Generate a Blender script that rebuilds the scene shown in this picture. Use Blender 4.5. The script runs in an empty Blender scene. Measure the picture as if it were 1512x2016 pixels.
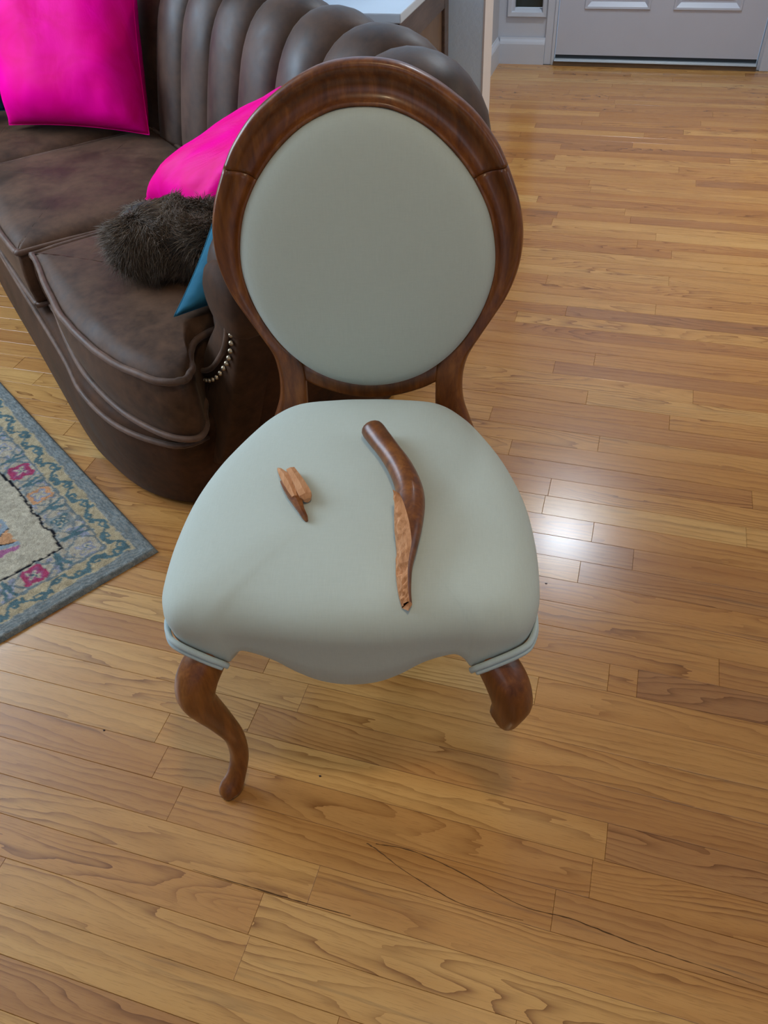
import bpy, bmesh, math, random
import numpy as np
from mathutils import Vector, Matrix, noise
from mathutils.bvhtree import BVHTree

# ------------------------------------------------------------------ camera / world / light
scene = bpy.context.scene
COL = scene.collection
AZ = math.radians(19.1)      # the floor boards run along X; the camera looks 19.1 deg left of +Y
CAMH = 1.152
TH, RO = math.radians(44.26), math.radians(-3.883)
FPX = 1530.0


def W(x, y, z=0.0):
    """camera-aligned ground coordinates (x right, y ahead) to world"""
    return Vector((x * math.cos(AZ) - y * math.sin(AZ), x * math.sin(AZ) + y * math.cos(AZ), z))


fwd = Vector((0, math.cos(TH), -math.sin(TH)))
rgt = Vector((1, 0, 0))
upv = Vector((0, math.sin(TH), math.cos(TH)))
rr = math.cos(RO) * rgt + math.sin(RO) * upv
uu = -math.sin(RO) * rgt + math.cos(RO) * upv
ROTZ = Matrix.Rotation(AZ, 3, 'Z')
crr, cuu, cfw = ROTZ @ rr, ROTZ @ uu, ROTZ @ fwd
cam_data = bpy.data.cameras.new('camera')
cam = bpy.data.objects.new('camera', cam_data)
COL.objects.link(cam)
m = Matrix((crr, cuu, -cfw)).transposed().to_4x4()
m.translation = Vector((0, 0, CAMH))
cam.matrix_world = m
cam_data.sensor_fit = 'HORIZONTAL'
cam_data.sensor_width = 36.0
cam_data.lens = FPX / 1512.0 * 36.0
cam_data.clip_start = 0.02
scene.camera = cam


def project(p):
    q = Vector(p) - Vector((0, 0, CAMH))
    d = q.dot(cfw)
    if d < 0.05:
        return None
    return 756 + FPX * q.dot(crr) / d, 1008 - FPX * q.dot(cuu) / d


world = bpy.data.worlds.new('world')
scene.world = world
world.use_nodes = True
bg = world.node_tree.nodes['Background']
bg.inputs['Color'].default_value = (0.62, 0.78, 1.0, 1)
bg.inputs['Strength'].default_value = 1.0

scene.view_settings.view_transform = 'Standard'
scene.view_settings.look = 'None'
scene.view_settings.exposure = -0.05
scene.view_settings.gamma = 1.0
scene.view_settings.use_curve_mapping = False
scene.cycles.sample_clamp_indirect = 1.5
scene.cycles.sample_clamp_direct = 6.0
scene.cycles.blur_glossy = 1.0
scene.cycles.caustics_reflective = False
scene.cycles.caustics_refractive = False


def area_light(name, loc, target, sx, sy, power, color):
    d = bpy.data.lights.new(name, 'AREA')
    d.shape = 'RECTANGLE'
    d.size, d.size_y = sx, sy
    d.energy = power
    d.color = color
    o = bpy.data.objects.new(name, d)
    COL.objects.link(o)
    o.location = loc
    o.rotation_euler = (Vector(target) - Vector(loc)).to_track_quat('-Z', 'Y').to_euler()
    return o


# daylight through the windows of the room (window panes stand just behind these)
area_light('daylight_left_window', (-3.08, 1.25, 1.55), (0, 1.4, 1.1), 2.2, 1.5, 120, (0.62, 0.80, 1.0))
area_light('daylight_rear_window', (0.9, -1.62, 1.6), (0.9, 1, 1.3), 1.6, 1.3, 3, (0.85, 0.92, 1.0))
area_light('daylight_right_window', (2.50, 1.5, 1.6), (0, 1.5, 1.2), 1.6, 1.3, 6, (0.97, 0.97, 1.0))


def spot(name, loc, power, color, size=2.2, r=0.05):
    d = bpy.data.lights.new(name, 'SPOT')
    d.energy = power
    d.color = color
    d.spot_size = size
    d.spot_blend = 0.9
    d.shadow_soft_size = r
    o = bpy.data.objects.new(name, d)
    COL.objects.link(o)
    o.location = loc
    return o


# ------------------------------------------------------------------ node helpers
def new_mat(name):
    mt = bpy.data.materials.new(name)
    mt.use_nodes = True
    nt = mt.node_tree
    return mt, nt, nt.nodes['Principled BSDF']


def nd(nt, typ, **kw):
    n = nt.nodes.new(typ)
    for k, v in kw.items():
        setattr(n, k, v)
    return n


def lk(nt, a, b):
    nt.links.new(a, b)


def setin(n, name, v):
    s = n.inputs[name]
    if hasattr(v, 'is_linked') or isinstance(v, bpy.types.NodeSocket):
        n.id_data.links.new(v, s)
    else:
        s.default_value = v


def math_n(nt, op, a, b=None, clamp=False):
    n = nd(nt, 'ShaderNodeMath', operation=op, use_clamp=clamp)
    for i, v in enumerate((a, b)):
        if v is None:
            continue
        if isinstance(v, bpy.types.NodeSocket):
            lk(nt, v, n.inputs[i])
        else:
            n.inputs[i].default_value = v
    return n.outputs[0]


def ramp(nt, fac, stops):
    n = nd(nt, 'ShaderNodeValToRGB')
    el = n.color_ramp.elements
    while len(el) < len(stops):
        el.new(0.5)
    for e, (p, c) in zip(el, stops):
        e.position = p
        e.color = (c[0], c[1], c[2], 1) if len(c) == 3 else c
    lk(nt, fac, n.inputs[0])
    return n.outputs[0]


def noise_n(nt, vec, scale, detail=3, rough=0.55, dist=0.0):
    n = nd(nt, 'ShaderNodeTexNoise')
    n.inputs['Scale'].default_value = scale
    n.inputs['Detail'].default_value = detail
    n.inputs['Roughness'].default_value = rough
    n.inputs['Distortion'].default_value = dist
    if vec is not None:
        lk(nt, vec, n.inputs['Vector'])
    return n.outputs['Fac']


def mapping(nt, vec, scale=(1, 1, 1), loc=(0, 0, 0), rot=(0, 0, 0)):
    n = nd(nt, 'ShaderNodeMapping')
    n.inputs['Scale'].default_value = scale
    n.inputs['Location'].default_value = loc
    n.inputs['Rotation'].default_value = rot
    lk(nt, vec, n.inputs['Vector'])
    return n.outputs[0]


def mixc(nt, fac, a, b, blend='MIX'):
    n = nd(nt, 'ShaderNodeMix', data_type='RGBA', blend_type=blend)
    for i, v in ((0, fac), (6, a), (7, b)):
        if isinstance(v, bpy.types.NodeSocket):
            lk(nt, v, n.inputs[i])
        else:
            n.inputs[i].default_value = v if i == 0 else (v[0], v[1], v[2], 1)
    return n.outputs[2]


def bump(nt, bsdf, h, strength, dist=0.002):
    n = nd(nt, 'ShaderNodeBump')
    n.inputs['Strength'].default_value = strength
    n.inputs['Distance'].default_value = dist
    lk(nt, h, n.inputs['Height'])
    lk(nt, n.outputs[0], bsdf.inputs['Normal'])


def plain(name, col, rough=0.5, bump_scale=None, bump_str=0.1, spec=0.5, var=0.06, metal=0.0):
    mt, nt, b = new_mat(name)
    geo = nd(nt, 'ShaderNodeNewGeometry').outputs['Position']
    nz = noise_n(nt, geo, 6.0, 4)
    c = ramp(nt, nz, [(0.3, [x * (1 - var) for x in col]), (0.7, [min(1, x * (1 + var)) for x in col])])
    lk(nt, c, b.inputs['Base Color'])
    b.inputs['Roughness'].default_value = rough
    b.inputs['Specular IOR Level'].default_value = spec
    b.inputs['Metallic'].default_value = metal
    if bump_scale:
        bump(nt, b, noise_n(nt, geo, bump_scale, 3), bump_str, 0.004)
    return mt


# ------------------------------------------------------------------ materials
def make_floor_mat():
    mt, nt, b = new_mat('oak_floor')
    geo = nd(nt, 'ShaderNodeNewGeometry').outputs['Position']
    at = nd(nt, 'ShaderNodeAttribute')
    at.attribute_name = 'plank'
    sep = nd(nt, 'ShaderNodeSeparateColor')
    lk(nt, at.outputs['Color'], sep.inputs[0])
    tone, seed, kind = sep.outputs[0], sep.outputs[1], sep.outputs[2]
    sp = nd(nt, 'ShaderNodeSeparateXYZ')
    lk(nt, geo, sp.inputs[0])
    sx = math_n(nt, 'ADD', sp.outputs[0], math_n(nt, 'MULTIPLY', seed, 37.0))
    sy = math_n(nt, 'ADD', sp.outputs[1], math_n(nt, 'MULTIPLY', seed, 11.0))
    cb = nd(nt, 'ShaderNodeCombineXYZ')
    lk(nt, sx, cb.inputs[0]); lk(nt, sy, cb.inputs[1]); lk(nt, seed, cb.inputs[2])
    vec = cb.outputs[0]
    # growth rings: a slowly warped coordinate across the board folded into bands
    warp = noise_n(nt, mapping(nt, vec, (2.1, 15, 1)), 1.0, 1.5, 0.4)
    warp2 = noise_n(nt, mapping(nt, vec, (12, 70, 1)), 1.0, 2, 0.5)
    amp = math_n(nt, 'ADD', math_n(nt, 'MULTIPLY', kind, 2.6), 0.25)
    ph = math_n(nt, 'ADD', math_n(nt, 'MULTIPLY', sy, 10.0), math_n(nt, 'MULTIPLY', warp, amp))
    ph = math_n(nt, 'ADD', ph, math_n(nt, 'MULTIPLY', warp2, 0.16))
    fr = math_n(nt, 'FRACT', math_n(nt, 'MULTIPLY', ph, 6.5))
    ring = math_n(nt, 'POWER', fr, 3.2)
    fade = noise_n(nt, mapping(nt, vec, (3.2, 26, 1), (2, 9, 0)), 1.0, 2, 0.5)
    fade = ramp(nt, fade, [(0.34, (0.15,) * 3), (0.62, (1, 1, 1))])
    ring = math_n(nt, 'MULTIPLY', ring, fade)
    pores = noise_n(nt, mapping(nt, vec, (34, 900, 1)), 1.0, 2, 0.6)
    pores = ramp(nt, pores, [(0.54, (0, 0, 0)), (0.70, (1, 1, 1))])
    blot = noise_n(nt, mapping(nt, vec, (1.6, 16, 1)), 1.0, 3, 0.6)
    blot = ramp(nt, blot, [(0.3, (0, 0, 0)), (0.7, (1, 1, 1))])
    dark = noise_n(nt, mapping(nt, vec, (2.0, 42, 1), (5, 3, 0)), 1.0, 3, 0.6, 0.6)
    dark = ramp(nt, dark, [(0.62, (0, 0, 0)), (0.80, (1, 1, 1))])
    base = ramp(nt, tone, [(0.0, (0.62, 0.375, 0.132)), (0.3, (0.555, 0.295, 0.090)), (0.55, (0.48, 0.228, 0.064)),
                           (0.8, (0.385, 0.180, 0.062)), (1.0, (0.285, 0.140, 0.062))])
    c = mixc(nt, math_n(nt, 'MULTIPLY', blot, 0.75), base, mixc(nt, 1.0, base, (0.76, 0.64, 0.50), 'MULTIPLY'))
    rm = math_n(nt, 'MULTIPLY', ring, math_n(nt, 'ADD', math_n(nt, 'MULTIPLY', kind, 0.40), 0.56))
    c = mixc(nt, rm, c, mixc(nt, 1.0, base, (0.31, 0.20, 0.12), 'MULTIPLY'))
    c = mixc(nt, math_n(nt, 'MULTIPLY', pores, 0.38), c, mixc(nt, 1.0, base, (0.34, 0.25, 0.18), 'MULTIPLY'))
    c = mixc(nt, math_n(nt, 'MULTIPLY', dark, 0.6), c, (0.085, 0.052, 0.034))
    lk(nt, c, b.inputs['Base Color'])
    b.inputs['Roughness'].default_value = 0.24
    b.inputs['Specular IOR Level'].default_value = 0.4
    b.inputs['Coat Weight'].default_value = 0.35
    b.inputs['Coat Roughness'].default_value = 0.14
    bump(nt, b, math_n(nt, 'ADD', math_n(nt, 'MULTIPLY', pores, -0.3), noise_n(nt, mapping(nt, geo, (3, 9, 1)), 3.0, 2)), 0.05, 0.002)
    return mt


def make_wood(name, cols, scale=(60, 60, 5), rough=0.25, coat=0.4, spec=0.5, bumps=0.04):
    mt, nt, b = new_mat(name)
    tc = nd(nt, 'ShaderNodeTexCoord').outputs['Object']
    n1 = noise_n(nt, mapping(nt, tc, scale), 1.0, 4, 0.6, 0.4)
    n2 = noise_n(nt, mapping(nt, tc, tuple(s * 4 for s in scale)), 1.0, 3, 0.6)
    n3 = noise_n(nt, tc, 9.0, 2)
    f = math_n(nt, 'ADD', math_n(nt, 'MULTIPLY', n1, 0.55), math_n(nt, 'MULTIPLY', n2, 0.2))
    f = math_n(nt, 'ADD', f, math_n(nt, 'MULTIPLY', n3, 0.25))
    c = ramp(nt, f, [(0.33, cols[0]), (0.5, cols[1]), (0.68, cols[2])])
    lk(nt, c, b.inputs['Base Color'])
    b.inputs['Roughness'].default_value = rough
    b.inputs['Coat Weight'].default_value = coat
    b.inputs['Coat Roughness'].default_value = 0.16
    b.inputs['Specular IOR Level'].default_value = spec
    bump(nt, b, n2, bumps, 0.001)
    return mt


def make_fabric(name, col, scale=900, rough=0.9):
    mt, nt, b = new_mat(name)
    tc = nd(nt, 'ShaderNodeTexCoord').outputs['Object']
    sp = nd(nt, 'ShaderNodeSeparateXYZ')
    lk(nt, tc, sp.inputs[0])
    wx = math_n(nt, 'SINE', math_n(nt, 'MULTIPLY', sp.outputs[0], scale * 5.0))
    wy = math_n(nt, 'SINE', math_n(nt, 'MULTIPLY', math_n(nt, 'ADD', sp.outputs[1], sp.outputs[2]), scale * 5.0))
    wv = math_n(nt, 'MULTIPLY', wx, wy)
    slub = noise_n(nt, mapping(nt, tc, (900, 60, 60)), 1.0, 2)
    slub2 = noise_n(nt, mapping(nt, tc, (60, 900, 900)), 1.0, 2)
    f = math_n(nt, 'ADD', math_n(nt, 'MULTIPLY', wv, 0.10), math_n(nt, 'ADD', math_n(nt, 'MULTIPLY', slub, 0.5), math_n(nt, 'MULTIPLY', slub2, 0.5)))
    c = ramp(nt, f, [(0.25, [x * 0.95 for x in col]), (0.75, [min(1, x * 1.05) for x in col])])
    lk(nt, c, b.inputs['Base Color'])
    b.inputs['Roughness'].default_value = rough
    b.inputs['Specular IOR Level'].default_value = 0.2
    b.inputs['Sheen Weight'].default_value = 0.15
    bump(nt, b, f, 0.12, 0.0006)
    return mt


def make_velvet(name, col, sheen=0.5, tint=(0.8, 0.75, 0.7), rough=0.75, spec=0.2):
    mt, nt, b = new_mat(name)
    tc = nd(nt, 'ShaderNodeTexCoord').outputs['Object']
    n1 = noise_n(nt, tc, 9.0, 4, 0.6)
    n2 = noise_n(nt, tc, 60.0, 3, 0.6)
    f = math_n(nt, 'ADD', math_n(nt, 'MULTIPLY', n1, 0.7), math_n(nt, 'MULTIPLY', n2, 0.3))
    c = ramp(nt, f, [(0.36, [x * 0.55 for x in col]), (0.64, [x * 1.6 for x in col])])
    lk(nt, c, b.inputs['Base Color'])
    lk(nt, ramp(nt, n1, [(0.35, (rough - 0.10,) * 3), (0.65, (rough + 0.10,) * 3)]), b.inputs['Roughness'])
    b.inputs['Specular IOR Level'].default_value = spec
    b.inputs['Sheen Weight'].default_value = sheen
    b.inputs['Sheen Roughness'].default_value = 0.42
    b.inputs['Sheen Tint'].default_value = (*tint, 1)
    bump(nt, b, n2, 0.10, 0.002)
    return mt


def make_attr_mat(name, attr, rough=0.95, bscale=420, bstr=0.5):
    mt, nt, b = new_mat(name)
    at = nd(nt, 'ShaderNodeAttribute')
    at.attribute_name = attr
    geo = nd(nt, 'ShaderNodeNewGeometry').outputs['Position']
    n = noise_n(nt, geo, bscale, 3, 0.6)
    n2 = noise_n(nt, geo, 90, 3, 0.6)
    c = mixc(nt, 0.55, at.outputs['Color'], mixc(nt, 1.0, at.outputs['Color'], ramp(nt, n, [(0.3, (0.45,) * 3), (0.7, (1.4,) * 3)]), 'MULTIPLY'))
    c = mixc(nt, 0.35, c, mixc(nt, 1.0, c, ramp(nt, n2, [(0.3, (0.6,) * 3), (0.7, (1.3,) * 3)]), 'MULTIPLY'))
    lk(nt, c, b.inputs['Base Color'])
    b.inputs['Roughness'].default_value = rough
    b.inputs['Specular IOR Level'].default_value = 0.1
    bump(nt, b, n, bstr, 0.004)
    return mt


def emit_mat(name, col, strength):
    mt, nt, b = new_mat(name)
    b.inputs['Base Color'].default_value = (*col, 1)
    b.inputs['Emission Color'].default_value = (*col, 1)
    b.inputs['Emission Strength'].default_value = strength
    return mt


M = {}
M['floor'] = make_floor_mat()
M['subfloor'] = plain('subfloor', (0.05, 0.03, 0.018), 0.9)
M['chair_wood'] = make_wood('chair_mahogany', [(0.066, 0.017, 0.003), (0.155, 0.045, 0.008), (0.275, 0.095, 0.018)], (70, 70, 7), 0.36, 0.15, 0.4)
M['raw_wood'] = make_wood('raw_split_wood', [(0.30, 0.125, 0.05), (0.50, 0.235, 0.105), (0.62, 0.33, 0.17)], (160, 25, 160), 0.8, 0.0, 0.2, 0.5)
M['fabric'] = make_fabric('seafoam_linen', (0.455, 0.49, 0.425))
M['welt'] = make_fabric('seafoam_welt', (0.43, 0.505, 0.495))
M['velvet'] = make_velvet('brown_velvet', (0.050, 0.0215, 0.0095), 0.06, (0.75, 0.58, 0.45), 0.7, 0.14)
M['velvet_back'] = make_velvet('brown_velvet_channels', (0.052, 0.0250, 0.0130), 0.10, (0.75, 0.68, 0.62), 0.52, 0.36)
M['velvet_seat'] = make_velvet('brown_velvet_seat', (0.070, 0.035, 0.0185), 0.08, (0.75, 0.58, 0.45), 0.58, 0.16)
M['velvet_pipe'] = make_velvet('brown_velvet_piping', (0.105, 0.060, 0.040), 0.15, (0.8, 0.65, 0.55), 0.5)
M['brass'] = plain('antique_nail', (0.42, 0.33, 0.22), 0.35, metal=0.8)
M['dark_wood'] = make_wood('dark_wood', [(0.02, 0.010, 0.006), (0.045, 0.022, 0.012), (0.07, 0.035, 0.02)], (50, 50, 6), 0.4, 0.1)
M['cab_wood'] = make_wood('cabinet_walnut', [(0.045, 0.028, 0.021), (0.085, 0.054, 0.040), (0.12, 0.08, 0.06)], (70, 7, 70), 0.4, 0.2)
M['cab_panel'] = make_wood('cabinet_inset_panel', [(0.10, 0.06, 0.036), (0.15, 0.092, 0.055), (0.19, 0.12, 0.075)], (70, 70, 7), 0.45, 0.1)
M['cab_top'] = plain('polished_pale_top', (0.55, 0.62, 0.70), 0.12, var=0.02)  # pale blue base colour stands in for daylight reflected in the top
M['fur'] = None
M['wall_blue'] = plain('textured_plaster', (0.66, 0.83, 1.0), 0.75, 55, 0.35, 0.3, 0.02)
M['wall'] = plain('painted_wall', (0.47, 0.485, 0.52), 0.7, 60, 0.1, 0.3, 0.02)
M['ceiling'] = plain('ceiling_paint', (0.64, 0.64, 0.63), 0.9, var=0.02)
M['trim'] = plain('white_trim', (0.54, 0.575, 0.64), 0.42, var=0.02)
M['corner_trim'] = plain('wall_end_paint', (0.60, 0.56, 0.55), 0.6, 60, 0.1, var=0.02)
M['door'] = plain('white_door_paint', (0.50, 0.53, 0.605), 0.4, var=0.02)
M['sill'] = plain('aluminium_sill', (0.55, 0.62, 0.66), 0.25, metal=0.6)
M['sill_wood'] = make_wood('sill_wood', [(0.06, 0.035, 0.02), (0.10, 0.06, 0.03), (0.15, 0.09, 0.05)], (5, 60, 60), 0.5, 0.1)
M['gasket'] = plain('dark_gasket', (0.02, 0.03, 0.04), 0.6)
M['dark_glass'] = plain('dark_glass', (0.02, 0.028, 0.024), 0.08)
M['rug'] = make_attr_mat('hooked_wool', 'rugcol')
M['crumb'] = plain('dark_crumb', (0.03, 0.015, 0.01), 0.7)
M['pane'] = emit_mat('daylight_pane', (0.75, 0.87, 1.0), 0.6)
M['lamp_glass'] = emit_mat('lamp_glass', (0.80, 0.90, 1.0), 140.0)
M['warm_bulb'] = emit_mat('warm_bulb', (1.0, 0.80, 0.5), 14.0)  # glowing disc of the added downlights


# ------------------------------------------------------------------ mesh helpers
def tag(o, label=None, cat=None, group=None, kind=None):
    if label: o['label'] = label
    if cat: o['category'] = cat
    if group: o['group'] = group
    if kind: o['kind'] = kind
    return o


def empty(name, loc=(0, 0, 0), rz=0.0):
    o = bpy.data.objects.new(name, None)
    COL.objects.link(o)
    o.location = loc
    o.rotation_euler = (0, 0, rz)
    o.empty_display_size = 0.05
    return o


def mesh_obj(name, verts, faces, mat, parent=None, smooth=True, recalc=True):
    me = bpy.data.meshes.new(name)
    me.from_pydata([tuple(v) for v in verts], [], faces)
    if recalc:
        bm = bmesh.new()
        bm.from_mesh(me)
        bmesh.ops.remove_doubles(bm, verts=bm.verts, dist=1e-6)
        bmesh.ops.recalc_face_normals(bm, faces=bm.faces)
        bm.to_mesh(me)
        bm.free()
    if smooth:
        me.polygons.foreach_set('use_smooth', [True] * len(me.polygons))
    me.update()
    o = bpy.data.objects.new(name, me)
    COL.objects.link(o)
    if mat:
        me.materials.append(mat)
    if parent:
        o.parent = parent
    return o


def grid(name, rows, mat, parent=None, close_u=False, close_v=False, cap0=False, cap1=False, smooth=True):
    """rows of points; close_u closes along the row, close_v joins last row with the first"""
    n, k = len(rows), len(rows[0])
    verts = [p for r in rows for p in r]
    faces = []
    for i in range(n if close_v else n - 1):
        for j in range(k if close_u else k - 1):
            a, b2 = i * k + j, i * k + (j + 1) % k
            c, d = ((i + 1) % n) * k + (j + 1) % k, ((i + 1) % n) * k + j
            faces.append((a, b2, c, d))
    if cap0: faces.append(tuple(range(k)))
    if cap1: faces.append(tuple((n - 1) * k + j for j in range(k)))
    return mesh_obj(name, verts, faces, mat, parent, smooth)


def catmull(pts, sub, closed=False):
    P = [np.array(p, float) for p in pts]
    n = len(P)
    out = []
    for i in range(n if closed else n - 1):
        if closed:
            p0, p1, p2, p3 = P[(i - 1) % n], P[i], P[(i + 1) % n], P[(i + 2) % n]
        else:
            p1, p2 = P[i], P[i + 1]
            p0 = P[i - 1] if i > 0 else 2 * p1 - p2
            p3 = P[i + 2] if i + 2 < n else 2 * p2 - p1
        for s in range(sub):
            t = s / sub
            out.append(0.5 * ((2 * p1) + (-p0 + p2) * t + (2 * p0 - 5 * p1 + 4 * p2 - p3) * t * t + (-p0 + 3 * p1 - 3 * p2 + p3) * t ** 3))
    if not closed:
        out.append(P[-1])
    return out


def tube(name, pts, rad, mat, parent=None, seg=8, closed=False):
    pts = [Vector(p) for p in pts]
    n = len(pts)
    rows = []
    prev = None
    for i, p in enumerate(pts):
        if closed:
            t = (pts[(i + 1) % n] - pts[i - 1]).normalized()
        else:
            t = (pts[min(i + 1, n - 1)] - pts[max(i - 1, 0)]).normalized()
        if prev is None:
            ref = Vector((0, 0, 1)) if abs(t.z) < 0.9 else Vector((1, 0, 0))
            a = t.cross(ref).normalized()
        else:
            a = (prev - t * prev.dot(t)).normalized()
        prev = a
        b2 = t.cross(a)
        r = rad[i] if isinstance(rad, (list, tuple)) else rad
        rows.append([p + r * (math.cos(2 * math.pi * j / seg) * a + math.sin(2 * math.pi * j / seg) * b2) for j in range(seg)])
    return grid(name, rows, mat, parent, close_u=True, close_v=closed, cap0=not closed, cap1=not closed)


def box(name, lo, hi, mat, parent=None, bevel=0.0):
    bm = bmesh.new()
    bmesh.ops.create_cube(bm, size=1.0)
    for v in bm.verts:
        v.co = Vector([(lo[i] + hi[i]) / 2 + v.co[i] * (hi[i] - lo[i]) for i in range(3)])
    if bevel:
        bmesh.ops.bevel(bm, geom=bm.edges[:], offset=bevel, segments=2, affect='EDGES', profile=0.6)
    me = bpy.data.meshes.new(name)
    bm.to_mesh(me)
    bm.free()
    o = bpy.data.objects.new(name, me)
    COL.objects.link(o)
    me.materials.append(mat)
    if parent: o.parent = parent
    return o


# ------------------------------------------------------------------ structure: floor with single planks
PW, PPH = 0.05715, -0.0105
FX0, FX1, FY0, FY1 = -3.15, 2.6, -1.7, 4.372
rng = random.Random(7)
floor = empty('floor')
tag(floor, 'warm oak strip floor of narrow boards', None, None, 'structure')
sub = box('subfloor', (FX0, FY0, -0.06), (FX1, 4.50, -0.021), M['subfloor'], floor)
# measured butt joints: row -> list of x, and tones (row, x inside the plank, tone)
JOINTS = {}
TONES = []


def onfloor(px, py):
    d = (px - 756) / FPX * crr - (py - 1008) / FPX * cuu + cfw
    t = -CAMH / d.z
    return d.x * t, d.y * t


def row_of(y):
    return math.floor((y - PPH) / PW)


for jx, jy in [(505, 1795), (1194, 1656), (346, 1578), (1156, 780), (967, 812), (1005, 879), (1255, 1344), (1116, 606), (1171, 705),
               (527, 1305), (500, 1410), (1200, 1316), (1245, 288), (1096, 425), (1240, 440), (1370, 360), (1317, 547), (1145, 243), (1322, 505)]:
    X, Y = onfloor(jx, jy)
    JOINTS.setdefault(row_of(Y), []).append(X)
for tx, ty, tn in [(1300, 625, 0.95), (1250, 1330, 0.55), (1380, 1355, 0.92), (1350, 1720, 0.80), (1000, 1610, 0.36), (1100, 920, 0.95),
                   (950, 870, 0.28), (1250, 860, 0.20), (1200, 250, 0.86), (1330, 262, 0.86), (1380, 300, 0.85), (1100, 215, 0.72), (1250, 750, 0.24),
                   (1150, 725, 0.80), (1300, 655, 0.15), (1200, 675, 0.72), (1300, 830, 0.45), (1060, 830, 0.7), (1200, 1080, 0.85), (1300, 1010, 0.35),
                   (1350, 960, 0.7), (250, 1700, 0.18), (700, 1830, 0.22), (120, 1900, 0.2), (450, 1265, 0.82), (250, 1230, 0.70), (500, 1640, 0.62),
                   (150, 1650, 0.58), (900, 1800, 0.5), (600, 1590, 0.5), (900, 1650, 0.62), (300, 1350, 0.35), (1200, 1450, 0.35), (800, 1400, 0.45),
                   (1230, 510, 0.12), (1400, 480, 0.10), (1100, 540, 0.12), (1300, 565, 0.3), (1180, 470, 0.5), (1400, 545, 0.25)]:
    X, Y = onfloor(tx, ty)
    TONES.append((row_of(Y), X, 0.45 + (tn - 0.45) * 0.8))
planks = []
r0, r1 = row_of(FY0), row_of(FY1)
for r in range(r0, r1 + 1):
    ya, yb = r * PW + PPH, (r + 1) * PW + PPH
    ya, yb = max(ya, FY0), min(yb, FY1)
    if yb - ya < 0.008:
        continue
    cuts = list(JOINTS.get(r, []))
    # fill the rest of the row with random joints, keeping away from measured ones
    fixed = sorted(cuts)
    x = FX0 + rng.uniform(0.1, 0.9)
    while x < FX1 - 0.1:
        if all(abs(x - c) > 0.42 for c in fixed):
            cuts.append(x)
        x += rng.choice([rng.uniform(0.35, 0.7), rng.uniform(0.6, 1.25), rng.uniform(0.8, 1.3)])
    cuts = [FX0] + sorted(cuts) + [FX1]
    for a, b2 in zip(cuts[:-1], cuts[1:]):
        tone = min(1, max(0, rng.betavariate(4.2, 5.8)))
        for rr_, xx, tn in TONES:
            if rr_ == r and a <= xx <= b2:
                tone = tn
        planks.append((a, b2, ya, yb, tone, rng.random(), rng.random() ** 1.3))


def plank_geo(p):
    a, b2, ya, yb, tone, seed, kind = p
    g, bv, dz = 0.00016, 0.0005, (seed * 7 % 1 - 0.5) * 0.0003
    x0, x1, y0, y1 = a + g, b2 - g, ya + g, yb - g
    vs = [(x0, y0, -0.02), (x1, y0, -0.02), (x1, y1, -0.02), (x0, y1, -0.02),
          (x0, y0, -bv), (x1, y0, -bv), (x1, y1, -bv), (x0, y1, -bv),
          (x0 + bv, y0 + bv, dz), (x1 - bv, y0 + bv, dz), (x1 - bv, y1 - bv, dz), (x0 + bv, y1 - bv, dz)]
    fs = [(8, 9, 10, 11), (0, 1, 5, 4), (1, 2, 6, 5), (2, 3, 7, 6), (3, 0, 4, 7), (4, 5, 9, 8), (5, 6, 10, 9), (6, 7, 11, 10), (7, 4, 8, 11)]
    return vs, fs


def plank_mesh(name, plist):
    V, F, Ccol = [], [], []
    for p in plist:
        vs, fs = plank_geo(p)
        o = len(V)
        V += vs
        F += [tuple(i + o for i in f) for f in fs]
        Ccol += [(p[4], p[5], p[6], 1.0)] * len(fs)
    ob = mesh_obj(name, V, F, M['floor'], floor, smooth=False, recalc=False)
    ca = ob.data.color_attributes.new('plank', 'FLOAT_COLOR', 'CORNER')
    data = []
    for pl in ob.data.polygons:
        data += list(Ccol[pl.index]) * pl.loop_total
    ca.data.foreach_set('color', data)
    return ob


def vis_area(p):
    a, b2, ya, yb = p[:4]
    tot = 0
    n = max(2, int((b2 - a) / 0.06))
    for i in range(n):
        x = a + (b2 - a) * (i + 0.5) / n
        q0, q1 = project((x, ya, 0)), project((x, yb, 0))
        if q0 and q1 and 0 < q0[0] < 1512 and 0 < q0[1] < 2016:
            if x < -0.75 and ya > 2.3:
                continue
            tot += abs(q0[1] - q1[1]) * (b2 - a) / n
    return tot


scored = sorted(((vis_area(p), i) for i, p in enumerate(planks)), reverse=True)
single = {i for s, i in scored[:300] if s > 0}
for i in sorted(single):
    plank_mesh('plank', [planks[i]])
rest = plank_mesh('planks_beyond', [p for i, p in enumerate(planks) if i not in single])
rest['kind'] = 'stuff'

# long dark cracks in the boards in the foreground
def crack(path, widths, seed):
    rc = random.Random(seed)
    pts = catmull([onfloor(*q) for q in path], 7)
    wd = np.interp(np.linspace(0, 1, len(pts)), np.linspace(0, 1, len(widths)), widths)
    V, F = [], []
    for i, p in enumerate(pts):
        a, b_ = pts[max(i - 1, 0)], pts[min(i + 1, len(pts) - 1)]
        t = (b_ - a) / np.linalg.norm(b_ - a)
        n = np.array((-t[1], t[0]))
        w1, w2 = wd[i] * rc.uniform(0.1, 1.3), wd[i] * rc.uniform(0.1, 1.3)
        V += [(*(p + n * w1 * 0.001), 0.00045), (*(p - n * w2 * 0.001), 0.00045), (*(p + n * w1 * 0.0011), -0.002), (*(p - n * w2 * 0.0011), -0.002)]
        if i:
            o = 4 * i
            F += [(o - 4, o - 3, o + 1, o), (o - 4, o, o + 2, o - 2), (o - 3, o - 1, o + 3, o + 1)]
    mesh_obj('crack', V, F, M['crack'], floor, smooth=False)


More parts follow.
